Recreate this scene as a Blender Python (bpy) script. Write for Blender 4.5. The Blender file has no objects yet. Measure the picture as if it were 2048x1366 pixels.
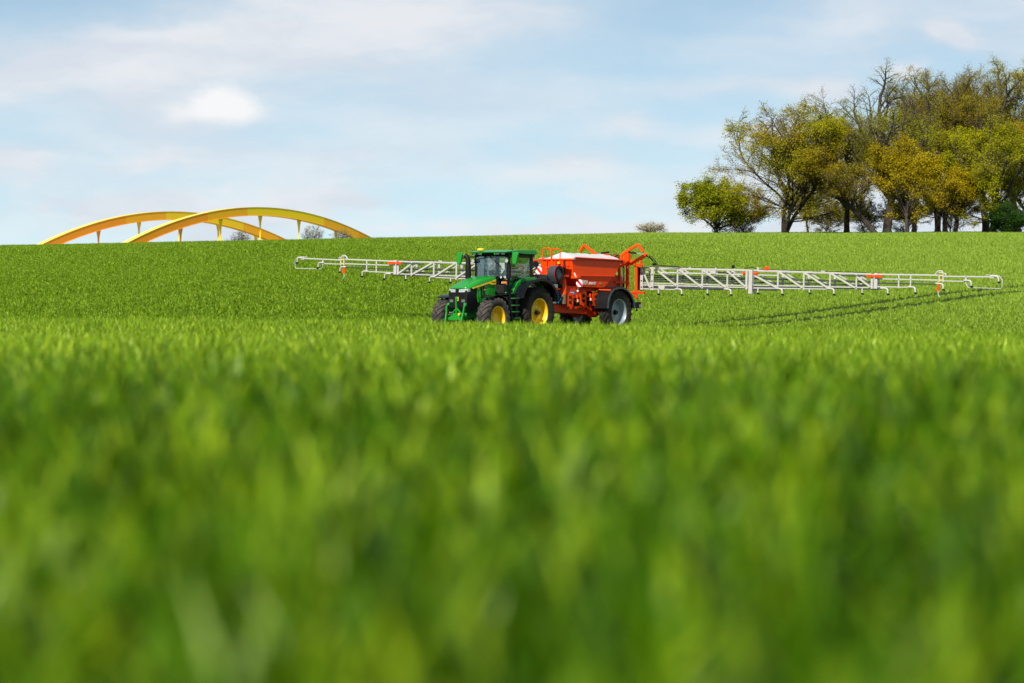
import bpy, math, random
import numpy as np
from mathutils import Vector, Matrix, Euler

# ------------------------------------------------------------------ camera, sky, sun, exposure
scene = bpy.context.scene
R = math.radians
EYE = 0.85
cam_d = bpy.data.cameras.new('camera')
cam = bpy.data.objects.new('camera', cam_d)
scene.collection.objects.link(cam)
scene.camera = cam
cam_d.sensor_width = 36.0
cam_d.lens = 135.0
cam.location = (0, 0, EYE)
cam.rotation_euler = (R(90 - 0.694), 0, 0)
cam_d.clip_start = 0.3
cam_d.clip_end = 6000
cam_d.dof.use_dof = True
cam_d.dof.focus_distance = 180.0
cam_d.dof.aperture_fstop = 2.6
cam_d.dof.aperture_blades = 9

SUN_EL = R(42)
SUN_H = Vector((-0.36, -0.93, 0)).normalized()            # horizontal direction towards the sun
SUN_DIR = SUN_H * math.cos(SUN_EL) + Vector((0, 0, math.sin(SUN_EL)))
SUN_AZ = math.atan2(SUN_H.x, SUN_H.y)

world = bpy.data.worlds.new('World')
scene.world = world
world.use_nodes = True
wt = world.node_tree
wt.nodes.clear()


class NT:
    """small helper to write node trees as expressions"""
    def __init__(self, t): self.t = t
    def n(self, typ, **kw):
        nd = self.t.nodes.new(typ)
        for k, v in kw.items(): setattr(nd, k, v)
        return nd
    def put(self, sock, v):
        if isinstance(v, bpy.types.NodeSocket): self.t.links.new(v, sock)
        else: sock.default_value = v
    def m(self, op, a, b=0.0, clamp=False):
        nd = self.n('ShaderNodeMath', operation=op, use_clamp=clamp)
        self.put(nd.inputs[0], a); self.put(nd.inputs[1], b)
        return nd.outputs[0]
    def noise(self, vec, scale, detail=4, rough=0.5, out='Fac'):
        nd = self.n('ShaderNodeTexNoise')
        if vec is not None: self.put(nd.inputs['Vector'], vec)
        nd.inputs['Scale'].default_value = scale
        nd.inputs['Detail'].default_value = detail
        nd.inputs['Roughness'].default_value = rough
        return nd.outputs[out]
    def ramp(self, fac, a, b, smooth=True):
        nd = self.n('ShaderNodeMapRange', interpolation_type='SMOOTHSTEP' if smooth else 'LINEAR')
        self.put(nd.inputs['Value'], fac)
        nd.inputs['From Min'].default_value = a; nd.inputs['From Max'].default_value = b
        return nd.outputs[0]
    def mix(self, f, a, b):
        nd = self.n('ShaderNodeMix', data_type='RGBA')
        self.put(nd.inputs['Factor'], f)
        self.put(nd.inputs['A'], a); self.put(nd.inputs['B'], b)
        return nd.outputs['Result']
    def xyz(self, x, y, z):
        nd = self.n('ShaderNodeCombineXYZ')
        for i, v in enumerate((x, y, z)): self.put(nd.inputs[i], v)
        return nd.outputs[0]


W = NT(wt)
tc = W.n('ShaderNodeTexCoord').outputs['Generated']
sep = W.n('ShaderNodeSeparateXYZ'); W.put(sep.inputs[0], tc)
dx, dy, dz = sep.outputs
az = W.m('ARCTAN2', dx, dy)
el = W.m('ARCSINE', dz)
sky = W.n('ShaderNodeTexSky', sky_type='NISHITA')
sky.sun_disc = False
sky.sun_elevation = SUN_EL
sky.sun_rotation = SUN_AZ
sky.air_density = 1.0
sky.dust_density = 0.6
sky.ozone_density = 2.0
# the thin air of the far sky: look a little higher into the sky model so that the horizon keeps its blue
zl = W.m('ADD', W.m('MULTIPLY', W.m('MAXIMUM', dz, 0.0), 1.8), 0.10)
W.put(sky.inputs['Vector'], W.xyz(dx, dy, zl))
# clouds in azimuth / elevation, stretched along the horizon
warp = W.noise(W.xyz(W.m('MULTIPLY', az, 30), W.m('MULTIPLY', el, 60), 0), 1.0, 6, 0.6, 'Color')
ws = W.n('ShaderNodeSeparateXYZ'); W.put(ws.inputs[0], warp)
azw = W.m('ADD', az, W.m('MULTIPLY', W.m('SUBTRACT', ws.outputs[0], 0.5), 0.022))
elw = W.m('ADD', el, W.m('MULTIPLY', W.m('SUBTRACT', ws.outputs[1], 0.5), 0.011))
n1 = W.noise(W.xyz(W.m('MULTIPLY', azw, 9), W.m('MULTIPLY', elw, 34), 3.1), 1.0, 5, 0.5)
n2 = W.noise(W.xyz(W.m('MULTIPLY', azw, 34), W.m('MULTIPLY', elw, 90), 7.7), 1.0, 5, 0.55)
veil = W.ramp(n1, 0.36, 0.68)
# unseen cloud overhead is thinned to trim the ambient light it gives
veil = W.m('MULTIPLY', veil, W.m('SUBTRACT', 0.66, W.m('MULTIPLY', W.ramp(el, 0.3, 1.2), 0.15)))
low = W.m('MULTIPLY', W.ramp(W.m('ABSOLUTE', el), 0.042, 0.008), W.m('ADD', 0.05, W.m('MULTIPLY', W.ramp(n2, 0.36, 0.62), 0.85)))


def puff(a, e, ra, re, amp, tilt=0.0):
    u = W.m('SUBTRACT', azw, a)
    v = W.m('SUBTRACT', W.m('SUBTRACT', elw, e), W.m('MULTIPLY', u, tilt))
    q = W.m('ADD', W.m('POWER', W.m('ABSOLUTE', W.m('DIVIDE', u, ra)), 2.0),
            W.m('POWER', W.m('ABSOLUTE', W.m('DIVIDE', v, re)), 2.0))
    g = W.m('EXPONENT', W.m('MULTIPLY', q, -1.0))
    return W.m('MULTIPLY', g, amp)


PUFFS = [  # azimuth, elevation, half width, half height (radians), amount, slant
    (-0.064, 0.0700, 0.060, 0.0110, 0.60, 0.14), (-0.020, 0.0680, 0.045, 0.0090, 0.55, 0.10),
    (-0.110, 0.0560, 0.040, 0.0120, 0.45, 0.0), (-0.088, 0.0460, 0.020, 0.0060, 0.35, 0.0),
    (-0.128, 0.0355, 0.010, 0.0030, 0.55, 0.0), (-0.094, 0.0340, 0.016, 0.0045, 0.45, 0.0),
    (0.029, 0.0455, 0.012, 0.0036, 0.45, 0.0), (0.016, 0.0350, 0.012, 0.0036, 0.45, 0.0),
    (0.004, 0.0310, 0.008, 0.0030, 0.40, 0.0), (0.060, 0.0425, 0.022, 0.0026, 0.35, 0.0),
    (0.081, 0.0530, 0.011, 0.0060, 0.62, 0.0), (0.060, 0.0545, 0.026, 0.0026, 0.45, 0.0),
    (0.101, 0.0585, 0.0055, 0.0022, 0.75, 0.0), (0.1165, 0.0665, 0.0062, 0.0030, 0.80, -0.35),
    (0.050, 0.0250, 0.030, 0.0030, 0.30, 0.0),
]
acc = W.m('ADD', veil, low)
for p_ in PUFFS: acc = W.m('ADD', acc, puff(*(p_[:4] + (p_[4] * 1.25, p_[5]))))
acc = W.m('MULTIPLY', acc, W.m('ADD', 0.45, W.m('MULTIPLY', n2, 1.0)))
cl = W.m('MINIMUM', acc, 0.9)
white = W.m('ADD', puff(-0.0735, 0.0508, 0.0090, 0.0055, 0.9, -0.12), puff(-0.088, 0.0470, 0.011, 0.0034, 0.30, 0.25))
white = W.m('ADD', white, puff(-0.079, 0.0490, 0.011, 0.0050, 0.4))
white = W.ramp(W.m('MULTIPLY', white, W.m('ADD', 0.45, n2)), 0.12, 0.95)
bl = wt.nodes.new('ShaderNodeBackground')
skyc = W.n('ShaderNodeMix', data_type='RGBA', blend_type='MULTIPLY')
skyc.inputs['Factor'].default_value = 1.0
W.put(skyc.inputs['A'], sky.outputs[0]); skyc.inputs['B'].default_value = (1.36, 1.32, 1.13, 1)
n3 = W.noise(W.xyz(W.m('MULTIPLY', azw, 22), W.m('MULTIPLY', elw, 75), 1.9), 1.0, 5, 0.55)
cloudc = W.mix(W.ramp(n3, 0.34, 0.62), (6.05, 6.45, 7.05, 1), (7.15, 7.25, 7.5, 1))
c_ = W.mix(cl, skyc.outputs['Result'], cloudc)
c_ = W.mix(white, c_, (7.9, 7.95, 8.05, 1))
W.put(bl.inputs['Color'], c_)
bl.inputs['Strength'].default_value = 0.088
wo = wt.nodes.new('ShaderNodeOutputWorld')
wt.links.new(bl.outputs[0], wo.inputs[0])

sun_d = bpy.data.lights.new('sun', 'SUN')
sun_d.energy = 4.8
sun_d.angle = R(0.53)
sun_d.color = (1.0, 0.95, 0.86)
sun = bpy.data.objects.new('sun', sun_d)
sun.rotation_euler = (-SUN_DIR).to_track_quat('-Z', 'Y').to_euler()
scene.collection.objects.link(sun)

scene.view_settings.view_transform = 'Standard'
scene.view_settings.look = 'None'
scene.view_settings.exposure = 0.42
scene.view_settings.gamma = 1.0
scene.view_settings.use_curve_mapping = False
scene.cycles.max_bounces = 8
scene.cycles.diffuse_bounces = 3
scene.cycles.transparent_max_bounces = 16
scene.cycles.use_denoising = True
COL = scene.collection

# ------------------------------------------------------------------ helpers


def tag(o, label=None, cat=None, group=None, kind=None):
    if label: o['label'] = label
    if cat: o['category'] = cat
    if group: o['group'] = group
    if kind: o['kind'] = kind
    return o


class MB:
    """collects shapes; build() links them as one mesh object"""
    def __init__(self): self.v = []; self.f = []; self.mi = []
    def add(self, vs, fs, mi=0):
        b = len(self.v)
        self.v += [tuple(p) for p in vs]
        self.f += [tuple(b + i for i in f) for f in fs]
        self.mi += [mi] * len(fs)
        return self
    def hexa(self, p, mi=0):      # p: 4 bottom, 4 top, both counter-clockwise
        return self.add(p, [(3, 2, 1, 0), (4, 5, 6, 7), (0, 1, 5, 4), (1, 2, 6, 5), (2, 3, 7, 6), (3, 0, 4, 7)], mi)
    def box(self, x0, x1, y0, y1, z0, z1, mi=0):
        return self.hexa([(x0, y0, z0), (x1, y0, z0), (x1, y1, z0), (x0, y1, z0),
                          (x0, y0, z1), (x1, y0, z1), (x1, y1, z1), (x0, y1, z1)], mi)
    def bar(self, a, b, w, h, up=(0, 0, 1), mi=0):   # a bar of rectangular section
        a = Vector(a); b = Vector(b); d = (b - a).normalized(); up = Vector(up)
        s = d.cross(up)
        if s.length < 1e-4: s = d.cross(Vector((1, 0, 0)))
        s.normalize(); u = s.cross(d).normalized()
        s = s * w / 2; u = u * h / 2
        return self.hexa([a - s - u, a + s - u, b + s - u, b - s - u, a - s + u, a + s + u, b + s + u, b - s + u], mi)
    def tube(self, pts, r, n=8, cap=True, mi=0):
        pts = [Vector(p) for p in pts]
        rs = r if isinstance(r, (list, tuple)) else [r] * len(pts)
        vs = []; fs = []
        t0 = (pts[1] - pts[0]).normalized()
        nrm = t0.orthogonal().normalized()
        for i, p in enumerate(pts):
            if i == 0: t = pts[1] - pts[0]
            elif i == len(pts) - 1: t = pts[-1] - pts[-2]
            else: t = (pts[i + 1] - p).normalized() + (p - pts[i - 1]).normalized()
            t.normalize()
            nrm = (nrm - t * nrm.dot(t))
            nrm = nrm.normalized() if nrm.length > 1e-5 else t.orthogonal().normalized()
            bi = t.cross(nrm)
            for k in range(n):
                a = 2 * math.pi * k / n
                vs.append(p + (nrm * math.cos(a) + bi * math.sin(a)) * rs[i])
        for i in range(len(pts) - 1):
            for k in range(n):
                k2 = (k + 1) % n
                fs.append((i * n + k, i * n + k2, (i + 1) * n + k2, (i + 1) * n + k))
        if cap:
            fs.append(tuple(range(n - 1, -1, -1)))
            fs.append(tuple((len(pts) - 1) * n + k for k in range(n)))
        return self.add(vs, fs, mi)
    def lathe(self, prof, c=(0, 0, 0), n=32, axis='y', mi=0):   # prof: (radius, along axis)
        vs = []; fs = []
        for r, h in prof:
            for k in range(n):
                a = 2 * math.pi * k / n
                if axis == 'y': vs.append((c[0] + r * math.cos(a), c[1] + h, c[2] + r * math.sin(a)))
                elif axis == 'z': vs.append((c[0] + r * math.cos(a), c[1] + r * math.sin(a), c[2] + h))
                else: vs.append((c[0] + h, c[1] + r * math.cos(a), c[2] + r * math.sin(a)))
        for i in range(len(prof) - 1):
            for k in range(n):
                k2 = (k + 1) % n
                fs.append((i * n + k, i * n + k2, (i + 1) * n + k2, (i + 1) * n + k))
        return self.add(vs, fs, mi)
    def prism(self, poly, plane, a, b, mi=0):   # poly in the plane ('xz','yz','xy'), thickness a..b along the third axis
        n = len(poly)
        def P(u, v, w): return {'xz': (u, w, v), 'yz': (w, u, v), 'xy': (u, v, w)}[plane]
        vs = [P(u, v, a) for u, v in poly] + [P(u, v, b) for u, v in poly]
        fs = [tuple(range(n - 1, -1, -1)), tuple(range(n, 2 * n))]
        for i in range(n):
            j = (i + 1) % n
            fs.append((i, j, n + j, n + i))
        return self.add(vs, fs, mi)
    def build(self, name, mat, parent=None, bevel=0.0, smooth=None, seg=2, fix=True):
        me = bpy.data.meshes.new(name)
        me.from_pydata(self.v, [], self.f)
        mats = mat if isinstance(mat, (list, tuple)) else [mat]
        for m in mats: me.materials.append(m)
        if len(mats) > 1: me.polygons.foreach_set('material_index', self.mi)
        if fix and len(self.f) < 20000:
            import bmesh
            bm = bmesh.new(); bm.from_mesh(me)
            bmesh.ops.recalc_face_normals(bm, faces=bm.faces)
            bm.to_mesh(me); bm.free()
        if smooth:
            me.polygons.foreach_set('use_smooth', [True] * len(me.polygons))
            me.update()
            try: me.set_sharp_from_angle(angle=R(smooth))
            except Exception: pass
        o = bpy.data.objects.new(name, me)
        COL.objects.link(o)
        o.parent = parent
        if bevel:
            md = o.modifiers.new('bevel', 'BEVEL'); md.width = bevel; md.segments = seg
            md.limit_method = 'ANGLE'; md.angle_limit = R(35)
        return o


def empty(name, loc=(0, 0, 0), rz=0.0, parent=None):
    o = bpy.data.objects.new(name, None)
    o.empty_display_size = 0.3
    COL.objects.link(o)
    o.location = loc; o.rotation_euler = (0, 0, rz)
    o.parent = parent
    return o


def copy_tree(o, parent=None):
    c = o.copy(); COL.objects.link(c); c.parent = parent
    for ch in list(o.children): copy_tree(ch, c)
    return c


def text(body, name, mat, parent, size, loc, rot, ext=0.003, sx=1.0, bold=0.0):
    cu = bpy.data.curves.new(name, 'FONT'); cu.body = body; cu.size = size; cu.extrude = ext
    cu.offset = bold
    cu.resolution_u = 2
    cu.materials.append(mat)
    o = bpy.data.objects.new(name, cu); COL.objects.link(o); o.parent = parent
    o.location = loc; o.rotation_euler = rot; o.scale = (sx, 1, 1)
    return o


def mat(name, col, rough=0.5, metal=0.0, coat=0.0, var=0.12, scale=6.0, bump=0.0, dirt=None, dirt_amt=0.0, spec=0.5):
    """painted / plastic / metal surface with a little uneven tone, optional dirt"""
    m = bpy.data.materials.new(name); m.use_nodes = True
    N = NT(m.node_tree); b = m.node_tree.nodes['Principled BSDF']
    oc = N.n('ShaderNodeTexCoord').outputs['Object']
    nz = N.noise(oc, scale, 5, 0.6)
    dark = tuple(c * (1 - var) for c in col) + (1,)
    lite = tuple(min(1, c * (1 + var)) for c in col) + (1,)
    c = N.mix(nz, dark, lite)
    rr = N.m('ADD', rough - 0.06, N.m('MULTIPLY', nz, 0.12))
    if dirt:
        n2 = N.noise(oc, scale * 0.7 + 1.3, 8, 0.7)
        d = N.m('MULTIPLY', N.ramp(n2, 0.42, 0.68), dirt_amt)
        c = N.mix(d, c, tuple(dirt) + (1,))
        rr = N.m('ADD', rr, N.m('MULTIPLY', d, 0.4), True)
    N.put(b.inputs['Base Color'], c)
    N.put(b.inputs['Roughness'], rr)
    b.inputs['Metallic'].default_value = metal
    b.inputs['Coat Weight'].default_value = coat
    b.inputs['Coat Roughness'].default_value = 0.12
    b.inputs['Specular IOR Level'].default_value = spec
    if bump:
        bp = N.n('ShaderNodeBump'); bp.inputs['Strength'].default_value = bump
        bp.inputs['Distance'].default_value = 0.02
        N.put(bp.inputs['Height'], N.noise(oc, scale * 4, 4, 0.6))
        N.put(b.inputs['Normal'], bp.outputs[0])
    return m


MUD = (0.16, 0.11, 0.065)
M = {}
M['green'] = mat('green_paint', (0.008, 0.24, 0.014), 0.26, coat=0.25, var=0.08)
M['green2'] = mat('green_cast_paint', (0.010, 0.15, 0.022), 0.42, var=0.18, dirt=MUD, dirt_amt=0.15)
M['yellow'] = mat('yellow_paint', (0.80, 0.50, 0.004), 0.35, coat=0.3, var=0.07, dirt=MUD, dirt_amt=0.12)
M['black'] = mat('black_plastic', (0.007, 0.007, 0.008), 0.45, var=0.3, spec=0.22)
M['gloss'] = mat('gloss_black_fender', (0.006, 0.007, 0.010), 0.16, coat=0.0, var=0.2, spec=0.25)
M['dark'] = mat('dark_machinery', (0.009, 0.009, 0.009), 0.55, var=0.4, dirt=MUD, dirt_amt=0.12, spec=0.3)
M['rubber'] = mat('tyre_rubber', (0.014, 0.014, 0.013), 0.75, var=0.3, scale=9, bump=0.3, dirt=MUD, dirt_amt=0.20, spec=0.25)
M['muddy'] = mat('muddy_tyre_rubber', (0.030, 0.030, 0.032), 0.8, var=0.3, scale=7, bump=0.4, dirt=(0.15, 0.11, 0.075), dirt_amt=0.5, spec=0.25)
M['orange'] = mat('orange_red_paint', (0.86, 0.062, 0.001), 0.40, coat=0.0, var=0.06, spec=0.2)
M['orange2'] = mat('orange_red_machine_paint', (0.68, 0.032, 0.001), 0.45, var=0.2, scale=9, dirt=MUD, dirt_amt=0.12, spec=0.3)
M['redpaint'] = mat('red_paint', (0.60, 0.02, 0.008), 0.4, var=0.1)
M['tarp'] = mat('white_tarpaulin', (0.52, 0.50, 0.49), 0.6, var=0.07, scale=2.2, bump=0.35)
M['alu'] = mat('off_white_boom_paint', (0.46, 0.445, 0.42), 0.42, var=0.12, scale=5, dirt=(0.42, 0.36, 0.27), dirt_amt=0.22)
M['pipe'] = mat('steel_pipe', (0.085, 0.095, 0.11), 0.35, metal=0.5, var=0.2)
M['steel'] = mat('galvanised_steel', (0.42, 0.43, 0.44), 0.42, metal=0.7, var=0.2)
M['greyrim'] = mat('grey_rim_paint', (0.27, 0.32, 0.34), 0.4, metal=0.3, var=0.14, dirt=MUD, dirt_amt=0.15)
M['white'] = mat('white_film', (0.8, 0.8, 0.78), 0.4, var=0.04)
M['red'] = mat('red_film', (0.70, 0.012, 0.012), 0.4, var=0.06)
M['olive'] = mat('olive_grey_plate', (0.27, 0.26, 0.17), 0.5, var=0.15)
M['blue'] = mat('blue_plastic', (0.01, 0.22, 0.62), 0.4, var=0.1)
M['fanmetal'] = mat('fan_housing', (0.06, 0.07, 0.085), 0.3, metal=0.3, var=0.25)
M['lens'] = mat('clear_lamp_lens', (0.36, 0.38, 0.38), 0.15, coat=0.5, var=0.6, scale=30)
M['amber'] = mat('amber_lens', (0.85, 0.22, 0.01), 0.2, coat=0.6, var=0.1)
M['cream'] = mat('cream_trim', (0.36, 0.36, 0.24), 0.6, var=0.15)
M['skin'] = mat('skin', (0.50, 0.28, 0.20), 0.5, var=0.08)
M['shirt'] = mat('pale_shirt', (0.42, 0.45, 0.50), 0.85, var=0.1)
M['trousers'] = mat('dark_trousers', (0.03, 0.035, 0.05), 0.85, var=0.1)
M['hair'] = mat('brown_hair', (0.03, 0.018, 0.01), 0.7, var=0.3, scale=40)
M['straw'] = mat('tan_hose', (0.40, 0.27, 0.13), 0.7, var=0.3)
M['tube'] = mat('clear_plastic_pipe', (0.16, 0.10, 0.05), 0.3, var=0.3)
M['smoked'] = mat('smoked_lens', (0.10, 0.11, 0.12), 0.15, coat=0.5, var=0.5, scale=30)
M['mirror'] = mat('mirror_glass', (0.30, 0.33, 0.36), 0.08, metal=0.9, var=0.05)


def glass_mat():
    m = bpy.data.materials.new('tinted_cab_glass'); m.use_nodes = True
    t = m.node_tree; t.nodes.clear(); N = NT(t)
    tr = N.n('ShaderNodeBsdfTransparent'); tr.inputs[0].default_value = (0.90, 0.965, 0.95, 1)
    gl = N.n('ShaderNodeBsdfGlossy'); gl.inputs['Roughness'].default_value = 0.02
    gl.inputs['Color'].default_value = (0.9, 0.97, 1.0, 1)
    fr = N.n('ShaderNodeFresnel'); fr.inputs[0].default_value = 1.5
    mx = N.n('ShaderNodeMixShader')
    N.put(mx.inputs[0], N.m('MULTIPLY', fr.outputs[0], 0.9))
    t.links.new(tr.outputs[0], mx.inputs[1]); t.links.new(gl.outputs[0], mx.inputs[2])
    o = N.n('ShaderNodeOutputMaterial'); t.links.new(mx.outputs[0], o.inputs[0])
    return m


M['glass'] = glass_mat()

# ------------------------------------------------------------------ terrain
_Y = [-80, 0, 3, 6, 9, 14, 24, 45, 60, 80, 95, 112, 130, 147, 160, 167, 174, 182, 191, 210, 240, 270, 300, 350, 400, 450, 500, 560, 620, 700, 900, 1500]
_Z = [-.75, -.66, -.61, -.58, -.53, -.59, -.70, -.84, -.92, -.92, -1.12, -1.42, -1.62, -1.69, -1.66, -1.40, -.95, -.42, .17, 1.18, 2.50, 3.48, 4.21, 5.13, 5.98, 6.68, 7.08, 6.2, 4.6, 3.0, 1.5, 1.0]
_TY = [-80, 0, 60, 80, 130, 165, 191, 240, 300, 2000]
_TT = [0, 0, -.010, -.0145, -.016, -.016, 0.0, .012, .0197, .0197]


def _smooth_table(xs, ys, lo, hi, step=1.0):
    g = np.arange(lo, hi + step, step)
    v = np.interp(g, xs, ys)
    for it in range(3):
        k = np.array([1, 2, 3, 2, 1.0]); k /= k.sum()
        p = np.pad(v, 2, mode='edge'); vs = np.convolve(p, k, mode='valid')
        w = np.clip((g - 15) / 20, 0, 1)
        v = v * (1 - w) + vs * w
    return g, v


_GY, _GZ = _smooth_table(_Y, _Z, -80, 1500)
_GTY, _GTT = _smooth_table(_TY, _TT, -80, 1500)


def ground(x, y):
    """height of the soil; arrays or floats"""
    x = np.asarray(x, float); y = np.asarray(y, float)
    z = np.interp(y, _GY, _GZ)
    t = np.interp(y, _GTY, _GTT)
    lim = 0.032 * np.maximum(y, 30)
    far = np.clip((y - 170) / 60, 0, 1)
    xe = np.where(x > lim, lim + (x - lim) * 0.13, x)
    xe = xe * far + x * (1 - far)
    xe = np.clip(xe, -90, 90)
    u = (0.03 * np.sin(x * 0.31 + y * 0.11) + 0.04 * np.sin(y * 0.17 - x * 0.09 + 1.3)) * np.clip(y / 60, 0.2, 1)
    return z + t * xe + u + EYE


def field_material(name, plants):
    m = bpy.data.materials.new(name); m.use_nodes = True
    t = m.node_tree; N = NT(t); b = t.nodes['Principled BSDF']
    geo = N.n('ShaderNodeNewGeometry').outputs['Position']
    big = N.noise(geo, 0.035, 4, 0.55)
    n2 = N.noise(geo, 0.6, 5, 0.6)
    c = N.mix(big, (0.018, 0.045, 0.003, 1), (0.035, 0.07, 0.006, 1))
    c = N.mix(N.m('MULTIPLY', n2, 0.6), c, (0.030, 0.024, 0.012, 1))
    # beyond the sown plants the sheet itself carries the crop's green
    sp3 = N.n('ShaderNodeSeparateXYZ'); N.put(sp3.inputs[0], geo)
    edge = N.m('SUBTRACT', N.m('ABSOLUTE', sp3.outputs[0]), N.m('ADD', N.m('MULTIPLY', N.m('MAXIMUM', sp3.outputs[1], 0.0), 0.14), 5.0))
    wide = N.m('MAXIMUM', N.ramp(edge, -1.0, 1.0), N.m('MAXIMUM', N.ramp(sp3.outputs[1], 466, 470), N.ramp(sp3.outputs[1], -3.5, -5.0)))
    fine = N.noise(geo, 14, 3, 0.7)
    c = N.mix(wide, c, N.mix(N.ramp(fine, 0.3, 0.7), (0.045, 0.12, 0.003, 1), (0.16, 0.29, 0.015, 1)))
    N.put(b.inputs['Base Color'], c)
    b.inputs['Roughness'].default_value = 0.95
    b.inputs['Specular IOR Level'].default_value = 0.1
    bp = N.n('ShaderNodeBump'); bp.inputs['Strength'].default_value = 0.6; bp.inputs['Distance'].default_value = 0.05
    N.put(bp.inputs['Height'], N.noise(geo, 9, 5, 0.7)); N.put(b.inputs['Normal'], bp.outputs[0])
    return m


xs = np.concatenate([-np.geomspace(700, 70, 24), np.linspace(-66, 66, 120), np.geomspace(70, 700, 24)])
ys = np.concatenate([np.linspace(-78, 0, 12)[:-1], np.linspace(0, 30, 40), np.linspace(31, 460, 330), np.linspace(465, 900, 60), np.linspace(920, 1500, 12)])
GX, GY = np.meshgrid(xs, ys)
GZ = ground(GX, GY)
nx, ny = len(xs), len(ys)
vv = np.stack([GX.ravel(), GY.ravel(), GZ.ravel()], 1)
me = bpy.data.meshes.new('ground')
idx = np.arange(nx * ny).reshape(ny, nx)
ff = np.stack([idx[:-1, :-1].ravel(), idx[:-1, 1:].ravel(), idx[1:, 1:].ravel(), idx[1:, :-1].ravel()], 1)
me.from_pydata(vv.tolist(), [], ff.tolist())
me.materials.append(field_material('field_soil', True))
me.polygons.foreach_set('use_smooth', [True] * len(me.polygons))
gr = bpy.data.objects.new('ground', me); COL.objects.link(gr)
tag(gr, kind='structure')

# ------------------------------------------------------------------ vehicle frame (x forward, y to the machine's left, z up from the wheels' ground)
VX, VY = 0.18, 157.0
VROT = R(-125.438)
VZ = -1.68 + EYE
HX, HY = math.cos(VROT), math.sin(VROT)


def veh(x, y, z=0.0):
    return (VX + x * HX - y * HY, VY + x * HY + y * HX, VZ + z)


# ------------------------------------------------------------------ the crop
rng = np.random.default_rng(7)


def blade_material():
    m = bpy.data.materials.new('young_wheat_leaf'); m.use_nodes = True
    t = m.node_tree; t.nodes.clear(); N = NT(t)
    at = N.n('ShaderNodeAttribute', attribute_name='tint').outputs['Fac']
    oi = N.n('ShaderNodeObjectInfo').outputs['Random']
    geo = N.n('ShaderNodeNewGeometry').outputs['Position']
    big = N.noise(geo, 0.045, 3, 0.5)
    mid = N.noise(geo, 7.5, 3, 0.6)
    sy_ = N.n('ShaderNodeSeparateXYZ'); N.put(sy_.inputs[0], geo)
    amp = N.m('SUBTRACT', 2.6, N.m('MULTIPLY', N.ramp(sy_.outputs[1], 20, 110), 1.3))
    f = N.m('ADD', N.m('MULTIPLY', at, 0.62), N.m('ADD', N.m('MULTIPLY', oi, 0.40), N.m('MULTIPLY', N.m('SUBTRACT', mid, 0.44), amp)))
    c = N.mix(N.ramp(f, 0.15, 0.72, False), (0.006, 0.034, 0.0001, 1), (0.110, 0.250, 0.002, 1))
    c = N.mix(N.ramp(f, 0.70, 1.12), c, (0.56, 0.68, 0.05, 1))  # sun highlights put into the base colour of the palest leaves
    c = N.mix(N.ramp(at, 0.93, 0.97), c, (0.25, 0.26, 0.025, 1))
    c = N.mix(N.m('MULTIPLY', N.ramp(big, 0.35, 0.7), 0.5), c, (0.13, 0.25, 0.005, 1))
    # foreground shade is painted into the leaf colour of the near crop
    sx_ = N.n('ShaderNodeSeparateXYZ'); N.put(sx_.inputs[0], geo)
    near_shade = N.m('MULTIPLY', N.ramp(N.m('ADD', sx_.outputs[1], N.m('MULTIPLY', big, 16)), 42, 18), 0.95)
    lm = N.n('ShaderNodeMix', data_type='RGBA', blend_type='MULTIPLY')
    N.put(lm.inputs['Factor'], near_shade); N.put(lm.inputs['A'], c); lm.inputs['B'].default_value = (0.50, 0.60, 0.25, 1)
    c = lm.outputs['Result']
    brow = N.m('MULTIPLY', N.ramp(N.m('ADD', sx_.outputs[1], N.m('MULTIPLY', big, 20)), 22, 60), N.ramp(sx_.outputs[1], 125, 95))  # sunlit crest painted as a paler leaf colour
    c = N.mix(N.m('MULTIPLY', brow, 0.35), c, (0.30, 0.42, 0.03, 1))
    slope_glare = N.m('MULTIPLY', N.ramp(N.m('ADD', N.m('ADD', sx_.outputs[0], N.m('MULTIPLY', sx_.outputs[1], 0.08)), N.m('MULTIPLY', big, 14)), 12, 52), N.ramp(sx_.outputs[1], 120, 190))  # glare and dust haze painted as paler leaves, upper right slope
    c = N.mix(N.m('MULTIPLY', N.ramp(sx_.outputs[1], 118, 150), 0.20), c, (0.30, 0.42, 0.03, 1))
    c = N.mix(N.m('MULTIPLY', slope_glare, 0.6), c, (0.32, 0.45, 0.06, 1))
    b = N.n('ShaderNodeBsdfPrincipled')
    N.put(b.inputs['Base Color'], c); b.inputs['Roughness'].default_value = 0.34
    b.inputs['Specular IOR Level'].default_value = 0.24
    b.inputs['Specular Tint'].default_value = (0.85, 1.0, 0.40, 1)
    tr = N.n('ShaderNodeBsdfTranslucent')
    c2 = N.n('ShaderNodeMix', data_type='RGBA', blend_type='MULTIPLY'); c2.inputs['Factor'].default_value = 1
    N.put(c2.inputs['A'], c); c2.inputs['B'].default_value = (1.25, 1.35, 0.35, 1)
    N.put(tr.inputs[0], c2.outputs['Result'])
    mx = N.n('ShaderNodeMixShader'); mx.inputs[0].default_value = 0.24
    t.links.new(b.outputs[0], mx.inputs[1]); t.links.new(tr.outputs[0], mx.inputs[2])
    o = N.n('ShaderNodeOutputMaterial'); t.links.new(mx.outputs[0], o.inputs[0])
    return m


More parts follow.
